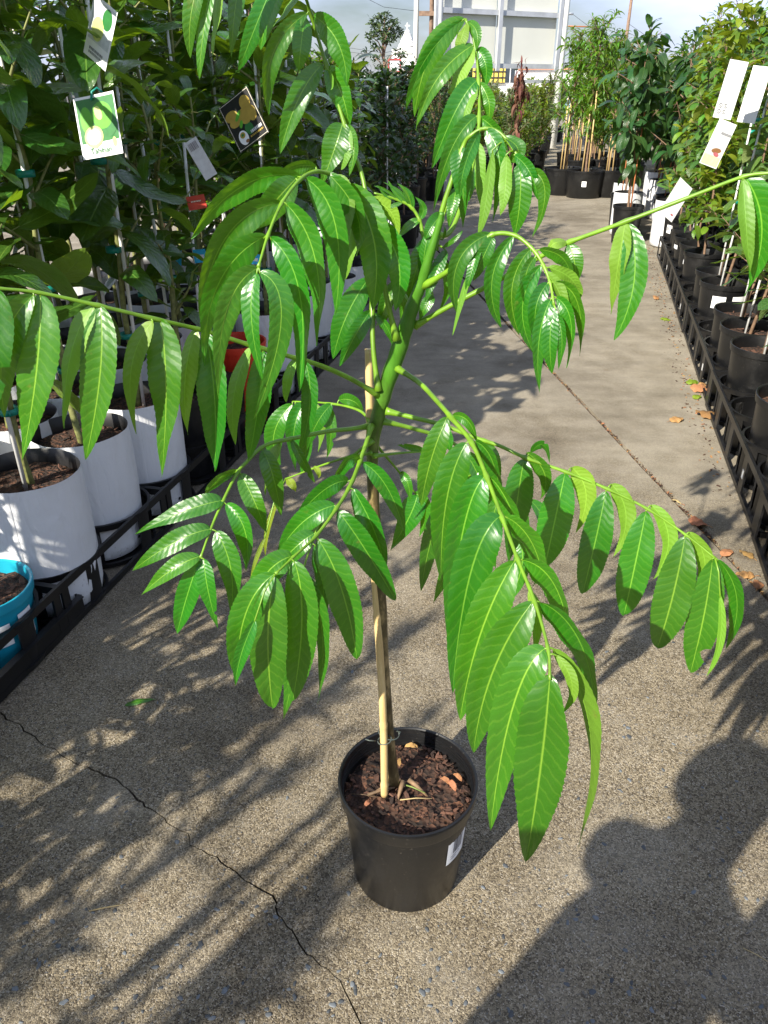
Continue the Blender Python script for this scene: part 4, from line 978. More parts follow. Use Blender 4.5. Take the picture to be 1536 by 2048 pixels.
# --- right block: young fruit trees in black pots standing in socket trays
APL = [unit_leaf(.52, .10, 'oval', 8, seed=5, wave=.05), unit_leaf(.46, .2, 'oval', 8, seed=6, wave=.05), unit_leaf(.56, -.05, 'oval', 8, seed=7, wave=.04, fold=.2)]
def apple(joined, seed, h, nl=125, lab=True, mat='apple', stakes=2):
    rg = np.random.default_rng(seed); root = empty('potted_fruit_tree', (0, 0, 0))
    p = nursery_pot(root, .146, .122, .36, soil_z=.310, chips_n=0 if joined else 26, seed=seed, n=40)
    lines, pl = grow(rg, .310, h, 9, nl, .25, .08, (-45, 40), (.085, .15) if not joined else (.08, .13), .05, stemr=.0085, petiole=.018)
    stems(root, lines, M['applebark'])
    for i in range(stakes):
        x = -.035+.055*i; rod(root, 'stake', (x, -.03+.02*i, .29), (x*.4+rg.uniform(-.05, .05), -.01, h*rg.uniform(.72, .9)), .0058, 'fibre')
    if not joined: tape(root, (-.012, -.01, h*.72), .018); tape(root, (-.012, -.01, h*.48), .018)
    put_leaves(root, pl, APL if not joined else Vo, M[mat], joined)
    if lab: pot_label(p, .1385, R(-112)+(seed % 3)*.2, .225, .295, R(32), True); pot_label(p, .1405, R(-58), .268, .298, R(46))
    return root
ap = [apple(False, 41, 1.85), apple(False, 42, 1.70, stakes=1), apple(False, 43, 1.6, 110, stakes=1)]
aj = [apple(True, 44, 1.75, 210, mat='bright', stakes=0), apple(True, 45, 1.6, 190, stakes=1), apple(True, 46, 1.9, 240, mat='yellowgreen', stakes=0)]
RG = 'young fruit trees in black pots right of the path'
cnt = [0]*6
for row in range(6):
    for k in range(-3, 17):
        s, t = 2.75+.33*k, .865+.33*row
        if row > 2 and s > 5.6: continue
        q = A(s, t)
        near = row < 2 and k < 9
        if k < 0 and row > 1 or (row, k) in ((0, 2), (1, 3), (0, 6), (1, 8), (2, 4), (0, 9), (2, 7)): continue
        o = use(ap, (k+row) % 3) if near else use(aj, int(rp.integers(0, 3)))
        o.location = (q.x+rp.normal(0, .006), q.y+rp.normal(0, .006), .012); o.rotation_euler = (R(rp.normal(0, 1.3)), R(rp.normal(0, 1.3)), rp.uniform(-.5, .5) if near else rp.uniform(0, 6.28))
        c = cnt[row]; cnt[row] += 1
        setl(o, f'young fruit tree in black pot, {ORD[c]} from the camera in the {ROW[row]} right-hand row', 'potted fruit tree', RG)
tr1 = cell_tray(2, 4, .33, .151, .02, .185, 7, R(33), True); n_ = 0
for ti in range(3):
    for k in range(5):
        o = tr1 if n_ == 0 else copy_tree(tr1); n_ += 1
        q = A(2.75+.33*(4*(k-1)+1.5), .865+.33*(2*ti+.5)); o.location = q; o.rotation_euler = (0, 0, AISLE+R(rp.uniform(-1.2, 1.2)))
        if ti == 0: setl(o, f'black slotted eight-pot tray, {ORD[k]} from the camera along the right path edge', 'carry tray', 'black trays under the right rows')
        else: setl(o, f'black slotted eight-pot tray, {ORD[k]} from the camera in the {ROW[ti]} right tray line', 'carry tray', 'black trays under the right rows')

# --- avocado-like trees behind, then tubs with bamboo stakes, then the far stock
av = [leafy_tree('avocado_tree', 51, 1.75, 8, 150, .36, 'avocado', Va, (.12, .21), (-78, 0), pot='pot', pr=(.15, .125, .36), stake=('orange', 1, .8, .007), blo=.35, petiole=.035),
      leafy_tree('avocado_tree', 52, 1.6, 8, 140, .36, 'avocado', Va, (.12, .20), (-78, 0), pot='bag', stake=('bamboo', 1, .8, .007), blo=.3, petiole=.035),
      leafy_tree('avocado_tree', 53, 1.9, 9, 170, .38, 'avocado', Va, (.12, .21), (-70, 10), pot='pot', pr=(.15, .125, .36), stake=('orange', 1, .85, .007), blo=.32, petiole=.035)]
st_ = set(); n_ = 0
for row in range(6):
    for k in range(7):
        s, t = 8.55+.46*k+rp.normal(0, .04), .42+.45*row+rp.normal(0, .03)
        if row == 0 and k > 4: continue
        o = use(av, int(rp.integers(0, 3)) if n_ > 2 else n_, st_); n_ += 1; o.location = A(s, t); o.rotation_euler = (0, 0, rp.uniform(0, 6.28))
        setl(o, f'large-leaved avocado tree, {ORD[k]} from the camera in the {ROW[row]} avocado row', 'avocado tree', 'avocado trees right of the path')
def tub_tree(seed, h):
    return leafy_tree('tub_tree', seed, h, 16, 560, .42, 'bright', Vn, (.09, .15), (-40, 35), pr=(.27, .235, .36), stake=('bamboo', 3, .62, .010), blo=.32, stemr=.016, tipclump=.3)
tb = [tub_tree(61, 2.0), tub_tree(62, 2.15)]; n_ = 0; st_ = set()
for i, (u, v) in enumerate(((1122, 388), (1165, 394), (1212, 392), (1150, 366), (1195, 364), (1140, 350), (1180, 348))):
    q = Pg(u, v); o = use(tb, i % 2, st_); o.location = q; o.rotation_euler = (0, 0, i*2.0)
    ch = [c for c in KIDS[o.name] if c.name.startswith('pot')]
    setl(o, ['tree with bamboo stakes in a round black tub, nearest the path middle', 'tree with bamboo stakes in a round black tub with a square white sticker', 'tree in a round black tub tucked against the avocado trees'][i] if i < 3 else f'staked tree in a black tub behind the three front tubs, {ORD[i-3]} of four', 'potted tree', 'staked trees in round tubs')
    if i == 1:
        mb = MB(); qa = math.atan2(-q.y, -q.x); wrap(mb, (q.x, q.y, 0), .25, .25, qa-.12, qa+.12, .16, .23, 0, 4, .012); lb_ = mb.mesh('white_sticker', [M['label'], M['ink']])
        l_ = link('white_sticker', lb_, o); l_.matrix_parent_inverse = (Matrix.Translation(q) @ Matrix.Rotation(2.0*i, 4, 'Z')).inverted()

def shrub(seed, h, nb, nl, spread, mat, V, Lr, pitch=(-30, 50), pot='pot', pr=(.14, .115, .30), stake=None, **kw):
    return leafy_tree('potted_shrub', seed, h, nb, nl, spread, mat, V, Lr, pitch, pot=pot, pr=pr, stake=stake, tipclump=.25, stemr=.010, **kw)
sh = {'dark': [shrub(71, 1.45, 12, 420, .30, 'darkleaf', Vo, (.06, .10), blo=.2), shrub(72, 1.5, 12, 420, .30, 'darkleaf', Vo, (.07, .12), blo=.2, pot='whitepot', stake=('fibre', 2, .95, .007)), shrub(73, 1.5, 12, 440, .32, 'bright', Vo, (.06, .11), blo=.2, pot='whitepot', stake=('fibre', 1, .9, .007)), shrub(70, 1.5, 14, 520, .34, 'darkleaf', Vn, (.05, .09), blo=.2)],
      'grey': [shrub(74, 1.15, 14, 520, .40, 'greyleaf', Vn, (.07, .13), (0, 70), blo=.1, bup=(40, 75)), shrub(75, 1.0, 14, 480, .42, 'bright', Vo, (.05, .09), blo=.1), shrub(76, 1.25, 14, 480, .38, 'yellowgreen', Vn, (.08, .14), (0, 60), blo=.1, bup=(40, 75))],
      'light': [shrub(77, 1.55, 14, 420, .42, 'bright', Vn, (.10, .17), (-40, 40), blo=.25), shrub(78, 1.75, 14, 420, .45, 'yellowgreen', Vo, (.09, .15), (-40, 40), blo=.25), shrub(79, 1.9, 14, 420, .42, 'bright', Vo, (.08, .13), (-40, 40), blo=.25)],
      'tall': [shrub(80, 2.35, 18, 620, .60, 'yellowgreen', Vn, (.14, .22), (-75, 10), blo=.3, pot='pot', pr=(.2, .17, .38)), shrub(81, 2.7, 20, 680, .65, 'yellowgreen', Vn, (.14, .22), (-75, 10), blo=.3, pr=(.2, .17, .38)), shrub(82, 2.2, 18, 560, .55, 'bright', Vo, (.10, .17), (-50, 30), blo=.3, pr=(.2, .17, .38))]}
st_ = set()
def scatter(kind, ss, ts, label, cat, group, sc=(.92, 1.1)):
    n = 0
    for a, s in enumerate(ss):
        for b, t in enumerate(ts):
            o = use(sh[kind], n % len(sh[kind]) if n < 4 else int(rp.integers(0, len(sh[kind]))), st_); n += 1
            o.location = A(s+rp.normal(0, .05), t+rp.normal(0, .05)); o.rotation_euler = (0, 0, rp.uniform(0, 6.28)); q = rp.uniform(*sc); o.scale = (q, q, q)
            setl(o, f'{label}, {ORD[a]} from the camera in its {ROW[b]} row', cat, group)
ar = np.arange
scatter('dark', ar(5.9, 8.4, .48), ar(-1.75, -3.6, -.5), 'dark shrub just past the white bags', 'potted shrub', 'shrubs past the white bags')
scatter('dark', ar(8.8, 13.2, .52), ar(-2.2, -4.5, -.55), 'dark shrub midway along the left block', 'potted shrub', 'shrubs midway along the left')
scatter('grey', ar(12.6, 17.6, .62), ar(-1.15, -3.2, -.62), 'low pale shrub before the sign', 'potted shrub', 'low pale shrubs before the sign')
scatter('grey', ar(19.0, 27, 1.1), ar(-1.1, -4.2, -1.0), 'far low shrub under the sign', 'potted shrub', 'far low shrubs', (1.0, 1.25))
scatter('light', ar(13.6, 17.6, .64), ar(.05, 3.0, .64), 'bushy light tree behind the tubs', 'potted tree', 'bushy trees behind the tubs')
scatter('light', ar(20, 27, 1.3), ar(.0, 4, 1.1), 'far bushy tree right of the path', 'potted tree', 'far bushy trees', (1.0, 1.25))
scatter('tall', ar(6.2, 11.5, .8), ar(1.9, 4.7, .75), 'tall yellow-green tree over the right rows', 'potted tree', 'tall yellow-green trees', (.86, 1.02))

# ============================================================ PLANT TAGS
for nm, col in (('lime_print', (.10, .36, .03)), ('darklime_print', (.03, .16, .04)), ('slice_print', (.55, .62, .20)), ('lemon_print', (.38, .27, .05)), ('black_print', (.012, .012, .014)), ('pale_print', (.55, .58, .60)), ('peach_print', (.70, .55, .36)), ('pink_print', (.42, .12, .14)), ('redcard', (.50, .06, .04)), ('cream_print', (.66, .62, .50)), ('brown_print', (.25, .12, .05))):
    M[nm] = simple(nm, col, .35, .12, 60, 0)
def card(name, loc, w, h, rot, label, base='label'):
    """hanging printed card; local x right, z up, front towards -y"""
    r_ = empty(name, loc); r_.rotation_euler = rot; setl(r_, label, 'plant tag')
    mb = MB(); n = 8; vs = []
    for i in range(n+1):
        x = -w/2+w*i/n; b_ = .012*w*math.sin(math.pi*i/n)
        for z in (-h/2, h/2):
            for y in (0, .0007): vs.append((x, b_+y, z))
    fs = []
    for i in range(n):
        a, b = i*4, i*4+4
        fs += [(a, b, b+2, a+2), (a+1, a+3, b+3, b+1), (a+2, b+2, b+3, a+3), (a, a+1, b+1, b)]
    fs += [(0, 2, 3, 1), (n*4, n*4+1, n*4+3, n*4+2)]
    mb.add(vs, fs); mb.build('card', M[base], r_, False)
    return r_
def onto(x, w): return .012*w*math.sin(math.pi*min(1, max(0, (x+w/2)/w)))
def print_shape(r_, w, pts, mat, lvl, name='print'):
    mb = MB(); n = len(pts)
    cx = sum(p[0] for p in pts)/n; cz = sum(p[1] for p in pts)/n
    mb.add([(cx, onto(cx, w)-.0004*lvl, cz)]+[(x, onto(x, w)-.0004*lvl, z) for x, z in pts], [(0, 1+i, 1+(i+1) % n) for i in range(n)])
    return mb.build(name, M[mat], r_, False)
def ell(cx, cz, a, b, rot=0, n=24): return [(cx+a*math.cos(q)*math.cos(rot)-b*math.sin(q)*math.sin(rot), cz+a*math.cos(q)*math.sin(rot)+b*math.sin(q)*math.cos(rot)) for q in [2*math.pi*i/n for i in range(n)]]
def rect(x0, z0, x1, z1, k=6): return [(x0+(x1-x0)*i/k, z0) for i in range(k+1)]+[(x1-(x1-x0)*i/k, z1) for i in range(k+1)]
def bars(r_, w, x0, x1, z, hh, mat, seed):
    rg = np.random.default_rng(seed); x = x0
    while x < x1:
        l = rg.uniform(.002, .006); print_shape(r_, w, rect(x, z-hh, min(x+l, x1), z+hh, 1), mat, 4, 'caption'); x += l+.0016
# lime card
w, h = .116, .137
t = card('plant_tag', P(196, 252, 1.86), w, h, (R(-12), R(-9), R(-16)), 'lime fruit picture card with a white caption strip tied in front of the nearest citrus')
print_shape(t, w, rect(-w/2+.005, -h/2+.034, w/2-.003, h/2-.006), 'darklime_print', 1)
print_shape(t, w, ell(-.030, .016, .017, .030), 'lime_print', 2); print_shape(t, w, ell(.016, .022, .030, .030), 'lime_print', 2)
print_shape(t, w, ell(.006, .028, .010, .016, .3), 'slice_print', 3); print_shape(t, w, ell(.042, -.012, .020, .008, .8), 'darklime_print', 3)
print_shape(t, w, ell(-.016, -.022, .027, .024, .3), 'slice_print', 3); print_shape(t, w, ell(-.016, -.022, .021, .018, .3), 'cream_print', 4)
print_shape(t, w, ell(.040, -.040, .006, .011), 'slice_print', 2)
text('Tahitian', .019, 'darklime_print', t, (-.002, -.0012, -h/2+.015), (R(90), 0, 0))
mb = MB(); mb.tube([(-.004, -.004, h/2-.012), (.0, -.002, h/2+.006), (.012, .004, h/2+.014), (.02, .012, h/2+.004)], .0028, 8); mb.build('twist_tie', M['tie'], t)
# second card above it, turned away
w, h = .100, .150
t = card('plant_tag', P(200, 66, 2.05), w, h, (R(-6), R(28), R(-38)), 'pale fruit picture card twisted edge-on above the lime card')
print_shape(t, w, rect(-w/2+.006, -.030, w/2-.006, h/2-.006), 'pale_print', 1); print_shape(t, w, ell(-.012, .004, .024, .030), 'slice_print', 2); print_shape(t, w, ell(.018, .040, .020, .026), 'darklime_print', 2)
bars(t, w, -.030, .030, -.050, .0035, 'greyink', 4); bars(t, w, -.030, .022, -.060, .003, 'greyink', 5)
# lemon card
w, h = .125, .150
t = card('plant_tag', P(487, 240, 2.45), w, h, (R(-8), R(-31), R(-18)), 'black card with yellow lemons and a white oval badge hanging among dark leaves', 'black_print')
for q in (rect(-w/2+.003, -h/2+.003, w/2-.003, -h/2+.0045), rect(-w/2+.003, h/2-.0045, w/2-.003, h/2-.003), [(w/2-.0045, -h/2), (w/2-.003, -h/2), (w/2-.003, h/2), (w/2-.0045, h/2)], [(-w/2+.0045, -h/2), (-w/2+.003, -h/2), (-w/2+.003, h/2), (-w/2+.0045, h/2)]): print_shape(t, w, q, 'cream_print', 1, 'border')
for cx, cz, a_, b_ in ((.030, .040, .020, .022), (.010, .008, .022, .024), (.036, .004, .018, .024), (-.034, .030, .024, .016), (-.030, .008, .022, .014)): print_shape(t, w, ell(cx, cz, a_, b_), 'lemon_print', 2)
print_shape(t, w, ell(-.012, .020, .018, .006, .6), 'lime_print', 3); print_shape(t, w, ell(-.014, -.006, .012, .006, .9), 'lime_print', 3); print_shape(t, w, ell(.006, -.030, .016, .018), 'darklime_print', 2)
print_shape(t, w, ell(-.026, -.044, .018, .022), 'label', 3); print_shape(t, w, ell(-.026, -.036, .010, .009), 'lemon_print', 4); print_shape(t, w, ell(-.026, -.036, .005, .004), 'darklime_print', 5); print_shape(t, w, ell(-.018, -.058, .007, .005), 'brown_print', 4)
bars(t, w, .006, .052, -.042, .0045, 'pale_print', 8); bars(t, w, -.002, .052, -.054, .0025, 'lemon_print', 9)
# small tags deeper in the rows
t = card('plant_tag', P(402, 318, 2.5), .045, .13, (R(10), R(-28), R(20)), 'narrow grey barcode strip tag hanging below the lemon card', 'pale_print'); bars(t, .038, -.015, .015, .045, .012, 'greyink', 3)
t = card('plant_tag', P(393, 405, 2.5), .065, .042, (R(0), R(-10), R(-12)), 'small red card with a pale line low in the citrus leaves', 'redcard'); bars(t, .06, -.018, .018, .004, .002, 'cream_print', 2)
for i, (u, v, d, w_, h_, ry) in enumerate(((345, 512, 2.9, .07, .06, 8), (400, 512, 3.0, .05, .05, -5), (250, 548, 2.6, .03, .045, 0), (508, 518, 3.1, .05, .04, 10))):
    t = card('plant_tag', P(u, v, d), w_, h_, (0, R(ry), R(-10+8*i)), ('larger cyan printed tag deep between citrus stems', 'smaller cyan printed tag right of the larger cyan one', 'small orange-red tag low between white stakes', 'cyan tag just behind the drooping central frond')[i], 'redcard' if i == 2 else 'bluelabel'); print_shape(t, w_, rect(-w_*.3, -h_*.2, w_*.3, h_*.1), 'label', 1)
# cards on the right-hand fruit trees
w, h = .095, .25
t = card('plant_tag', P(1461, 180, 3.75), w, h, (R(0), R(8), R(4)), 'tall white card with four small line icons on the nearest right-hand fruit tree')
for cx, cz, k in ((-.026, -.070, 0), (.0, -.070, 1), (-.026, -.096, 2), (.0, -.096, 3)):
    mb = MB(); n = 14
    for q in range(n):
        if k in (1, 3) and q % 7 == 0: continue
        a, b = 2*math.pi*q/n, 2*math.pi*(q+1)/n
        mb.add([(cx+r_*math.cos(x), onto(cx, w)-.0015, cz+r_*math.sin(x)) for x in (a, b) for r_ in (.0075, .0098)], [(0, 1, 3, 2)])
    mb.box((cx, onto(cx, w)-.0015, cz), (.0025, .0003, .009)); mb.build('icon', M['ink'], t, False)
w, h = .100, .21
t = card('plant_tag', P(1436, 288, 3.85), w, h, (R(0), R(18), R(6)), 'fruit picture card with cream foot hanging under the white icon card')
print_shape(t, w, rect(-w/2+.004, -h/2+.05, w/2-.004, -.010), 'pale_print', 1); print_shape(t, w, ell(.008, -.030, .026, .012, .2), 'brown_print', 2); print_shape(t, w, ell(.014, -.046, .016, .009, -.2), 'pink_print', 3); print_shape(t, w, rect(-w/2+.004, -h/2+.004, w/2-.004, -h/2+.05), 'peach_print', 1)
bars(t, w, -.01, .05, .05, .006, 'greyink', 12)
t = card('plant_tag', P(1508, 190, 4.0), .09, .26, (0, R(6), R(-30)), 'white card turned edgewise behind the icon card')
t = card('plant_tag', P(1352, 400, 5.0), .13, .24, (R(-5), R(34), R(18)), 'blank white card leaning beside the oblique green frond stalk'); print_shape(t, .13, ell(.035, -.085, .012, .006), 'pink_print', 1)

# ============================================================ BACKGROUND
# big sign seen from behind
BL, BR_ = Py(868, 120, 20.0), Py(1113, 137, 21.7); ex = (Vector((BR_.x, BR_.y, 0))-Vector((BL.x, BL.y, 0))); W_ = ex.length; ex.normalize(); ey = Vector((0, 0, 1)); en = ex.cross(ey)
sg = setl(empty('sign_frame', (BL.x, BL.y, 0)), 'back of a large cream sign board on a galvanised steel frame and posts', 'sign')
Mz = Matrix((ex, -en, ey)).transposed(); ZB, ZM, ZT = 1.80, Py(868, 19, 20).z, 6.2
def lb_(x0, x1, y0, y1, z0, z1): return ((ex*(x0+x1)/2-en*(y0+y1)/2+ey*(z0+z1)/2), (abs(x1-x0), abs(y1-y0), abs(z1-z0)))
def sgp(name, mat, *boxes):
    mb = MB()
    for b in boxes: c, s_ = lb_(*b); mb.box(c, s_, Mz)
    return mb.build(name, M[mat], sg, False)
xm = W_*.49
zs = [ZB, ZM, ZM+1.5, ZT]
for i in range(3):
    for x0, x1 in ((.05, xm-.02), (xm+.02, W_-.05)): sgp('board_panel', 'panel', (x0, x1, .10, .13, zs[i]+.012, zs[i+1]-.012))
for z in zs: sgp('cross_rail', 'galv', (.05, W_-.05, -.02, .08, z-.05, z+.05))
for x in (.02, xm, W_-.05): sgp('upright', 'galv', (x-.05, x+.05, -.07, -.025, ZB-.1, ZT))
mb = MB(); c = ex*(W_+.10); mb.tube([c, c+ey*3.3, c+ey*6.6], .10, 12); mb.build('post', M['whitepaint'], sg)
mb = MB(); c = ex*(-.02)-en*-.25; mb.tube([c, c+ey*3, c+ey*6.6], .05, 10); mb.build('post', M['galv'], sg)
sgp('lower_bracket', 'galv', (W_*.7, W_, -.02, .03, ZB-.35, ZB-.28))
def pole(name, q, h, r0, r1, mat, label, cat='pole', arms=()):
    r_ = setl(empty(name, (q.x, q.y, 0)), label, cat); mb = MB(); mb.tube([(0, 0, 0), (0, 0, h*.5), (0, 0, h)], [r0, (r0+r1)/2, r1], 10); mb.build('shaft', M[mat], r_)
    for z, l in arms: mb = MB(); mb.box((0, -r1-.06, z), (l, .1, .12)); mb.build('crossarm', M['wood'], r_, False)
    return r_
pole('flag_pole', Py(831, 130, 21.0), 7.5, .062, .05, 'whitepaint', 'slim white pole standing left of the sign frame')
pole('timber_pole', Py(861, 120, 27.0), 8.5, .07, .06, 'wood', 'brown timber pole just left of the sign board', arms=((3.25, .9),))
pole('power_pole', Py(1251, 90, 75.0), 9.2, .16, .11, 'wood', 'thin far power pole with crossarms above the tubs', arms=((8.7, 2.2), (7.8, 1.6)))
mb = MB(); a_, b_ = Py(1119, 52, 25.0), Py(1192, 54, 25.4); mb.tube([a_, a_.lerp(b_, .5), b_], .018, 6); tag(mb.build('stay_pipe', M['orange']), 'thin rusty pipe jutting right from the white sign post', 'pipe')
mb = MB(); a_, b_ = Py(1119, 27, 25.0), Py(1146, 28, 25.2); mb.tube([a_, a_.lerp(b_, .5), b_], .03, 6); tag(mb.build('lamp_arm', M['whitepaint']), 'short white arm reaching from the top of the sign post', 'lamp arm')
for i, (u0, v0, u1, v1) in enumerate(((1145, 28, 1245, 78), (1258, 48, 1400, 120), (1258, 66, 1400, 110), (700, 96, 832, 92), (700, 104, 832, 99), (700, -20, 832, 22))):
    a_, b_ = Py(u0, v0, 60), Py(u1, v1, 62); mb = MB(); mb.tube([a_, a_.lerp(b_, .5)-Vector((0, 0, .35)), b_], .012, 4)
    tag(mb.build('power_line', M['darksteel']), ('wire from the sign post down to the far power pole', 'upper wire right of the far power pole', 'lower wire right of the far power pole', 'upper wire across the round-headed tree', 'lower wire across the round-headed tree', 'sloping wire left of the white pole')[i], 'wire')

def building(name, label, c, w, d, z0, z1, mat, extras=()):
    r_ = setl(empty(name, (c.x, c.y, 0)), label, 'building'); mb = MB(); mb.box((0, d/2, (z0+z1)/2), (w, d, z1-z0)); mb.build('wall', M[mat], r_, False)
    for nm, mt, x, y, z, sx, sy, sz in extras: mb = MB(); mb.box((x, y, z), (sx, sy, sz)); mb.build(nm, M[mt], r_, False)
    return r_
D = 58.0; q0, q1 = Py(945, 200, D), Py(1022, 166, D); yt = Py(985, 124, D).z; yb = q1.z; cx = (Py(945, 150, D).x+Py(1010, 150, D).x)/2; wd = Py(1010, 150, D).x-Py(945, 150, D).x
ex_ = [('upper_cladding', 'yellow', 0, -.08, (yt+yb)/2, wd, .10, yt-yb)]
for i in range(7): ex_.append(('grille_bar', 'darksteel', -wd/2+wd*(i+.6)/7.2, -.17, (yt+yb)/2, .045, .05, (yt-yb)*.86))
for k in (.0, .27, .56, 1.0): ex_.append(('grille_rail', 'darksteel', 0, -.19, yb+(yt-yb)*k, wd, .05, .05))
ex_ += [('dark_window', 'glass', wd/2+.32, -.06, (yt+yb)/2, .62, .10, (yt-yb)), ('window_bar', 'whitepaint', wd/2+.32, -.13, (yt+yb)/2, .05, .05, yt-yb)]
building('storage_building', 'white building with a yellow upper panel behind a black grille below the sign', Vector((cx, D, 0)), wd+.6, 8, -.05, yb-.02, 'whitepaint', ex_)
q0 = Py(1052, 140, 57); q1 = Py(1104, 185, 57)
building('white_building', 'blank white building with a dark post before it right of the yellow panel', Vector(((q0.x+q1.x)/2+.9, 57, 0)), (q1.x-q0.x)+2.6, 8, -.05, q0.z, 'whitepaint', [('downpipe', 'darksteel', .15, -.09, q0.z/2, .16, .16, q0.z), ('roof_edge', 'roof', 0, -.05, q0.z+.06, (q1.x-q0.x)+2.8, .3, .10)])
q0 = Py(1112, 182, 50); q1 = Py(1200, 232, 50)
building('low_shed', 'low white shed with an orange roof edge and pale blue doors', Vector(((q0.x+q1.x)/2, 50, 0)), q1.x-q0.x, 6, -.05, q0.z, 'whitepaint', [('roof_edge', 'roof', 0, -.1, q0.z+.08, q1.x-q0.x+.4, .4, .16), ('door', 'bluewall', -.4, -.04, (q0.z-.3)*.42, .9, .06, (q0.z-.3)*.8), ('door', 'bluewall', .7, -.04, (q0.z-.3)*.42, .9, .06, (q0.z-.3)*.8)])
# white stepped tower
D = 92.0; b0, b1 = Py(784, 98, D), Py(826, 122, D); cx = (b0.x+b1.x)/2; ww = b1.x-b0.x
tw = building('white_tower', 'small white stepped tower rising from a flat white block beside the round tree', Vector((cx, D, 0)), ww, ww, -.05, b0.z, 'whitepaint')
ztop = Py(818, 58, D).z; mb = MB(); n = 6
for i in range(n):
    z = b0.z+(ztop-b0.z)*i/n; r_ = .95*(1-i/n)+.12; mb.lathe([(0, z), (r_, z), (r_*.9, z+.22), (r_*.55, z+(ztop-b0.z)/n*.95), (0, z+(ztop-b0.z)/n)], 8, (.5, ww/2, 0))
mb.tube([(.5, ww/2, ztop-.1), (.5, ww/2, ztop+.6)], .07, 6); mb.box((.5, ww/2, ztop+.35), (.5, .1, .1)); mb.build('spire', M['whitepaint'], tw, False)
mb = MB(); mb.box((0, -.06, (b0.z+b1.z)/2+.2), (ww*.9, .1, .15)); mb.build('ledge', M['panel'], tw, False)
rs = setl(empty('red_sign', Py(789, 150, 45.0)*1), 'small red-framed sign board on two legs before the white tower', 'sign'); rs.location.z = 0
z0, z1 = Py(789, 148, 45).z, Py(789, 119, 45).z
mb = MB()
for x in (-.30, .30): mb.box((x, 0, z1/2+.0), (.06, .06, z1))
for z in (z0+.1, z1): mb.box((0, 0, z), (.54, .06, .07))
mb.build('frame', M['redpaint'], rs, False); mb = MB(); mb.box((0, .01, (z0+z1)/2+.05), (.52, .03, z1-z0-.12)); mb.build('board', M['pale_print'], rs, False)

# trees in the distance
def far_tree(seed, h, crowns, nleaf, lr, mat='treeleaf', trunk_r=.18, name='bushy_tree'):
    rg = np.random.default_rng(seed); r_ = empty(name, (0, 0, 0)); mb = MB()
    mb.tube(catmull([(0, 0, -.05), (.12, 0, h*.3), (-.1, .1, h*.6), (.05, 0, h*.85)], 5), list(np.linspace(trunk_r, trunk_r*.3, 16)), 8)
    V = []
    for (cx, cy, cz, rx, rz) in crowns:
        mb.tube([(0, 0, cz*.75), (cx*.5, cy*.5, cz*.93), (cx, cy, cz)], [trunk_r*.4, trunk_r*.25, .03], 6)
        for i in range(int(nleaf*rx*rx)):
            d = rg.normal(0, 1, 3); d /= np.linalg.norm(d); k = rg.uniform(.45, 1.0)**.6
            V.append((Vector((cx+d[0]*rx*k, cy+d[1]*rx*k, cz+d[2]*rz*k)), rg.uniform(0, 6.28), rg.uniform(-.6, 1.1), rg.uniform(-1, 1), rg.uniform(*lr)))
    mb.build('trunk', M['wood'], r_)
    put_leaves(r_, V, [low(.5, .1, 'oval', 11), low(.4, .2, 'oval', 12)], M[mat], True)
    KIDS[r_.name][-1].name = 'crown'
    return r_
D = 75.0; q = Py(768, 150, D); hT = Py(768, 20, D).z; k = hT/10.5
rg = np.random.default_rng(8); cr_ = []
for fz, fx, rx in ((.93, .05, .75), (.88, -.55, .8), (.86, .6, .8), (.80, -.2, 1.0), (.77, .75, .85), (.72, -.75, .8), (.70, .25, .9), (.62, -.55, .6), (.56, .95, .55), (.53, 1.35, .45), (.50, -.6, .5), (.44, .8, .5), (.40, -.3, .55), (.36, .3, .6)): cr_.append((fx*1.25, rg.uniform(-.6, .6), hT*fz, rx*.80, rx*.46))
ft_ = far_tree(3, hT, cr_, 230, (.20, .42), name='pine_tree'); ft_.location = (q.x, q.y, 0); setl(ft_, 'lone dark pine-like tree with a clumped round head against the sky', 'tree')
tpro = [far_tree(20+i, 4.6, [(rg.uniform(-1, 1), rg.uniform(-1, 1), rg.uniform(1.6, 4.2), rg.uniform(.9, 1.5), rg.uniform(.8, 1.2)) for _ in range(9)], 170, (.22, .42)) for i in range(2)]
for i in range(20):
    o = tpro[i % 2] if i < 2 else copy_tree(tpro[i % 2]); x = -32+i*4.5+rg.uniform(-1, 1); o.location = (x, 96+rg.uniform(-6, 22), -.2); o.rotation_euler = (0, 0, i*1.7); s_ = rg.uniform(.7, 1.05); o.scale = (s_*1.25, s_*1.25, s_)
    setl(o, f'dim bushy tree on the horizon, {("leftmost", *ORD[1:19], "rightmost")[i]} of its line from the left', 'tree', 'trees along the far horizon')

# dead brown sapling
rg = np.random.default_rng(12); q = Py(1024, 330, 11.6)
dp = leafy_tree('dead_sapling', 90, 1.62, 6, 130, .20, 'brownleaf', Vn, (.10, .18), (-85, -30), pr=(.13, .11, .3), blo=.72, stemr=.009, tipclump=.3)
dp.location = (q.x, q.y, 0); setl(dp, 'dead sapling with hanging reddish brown leaves on a bare stem', 'potted tree')

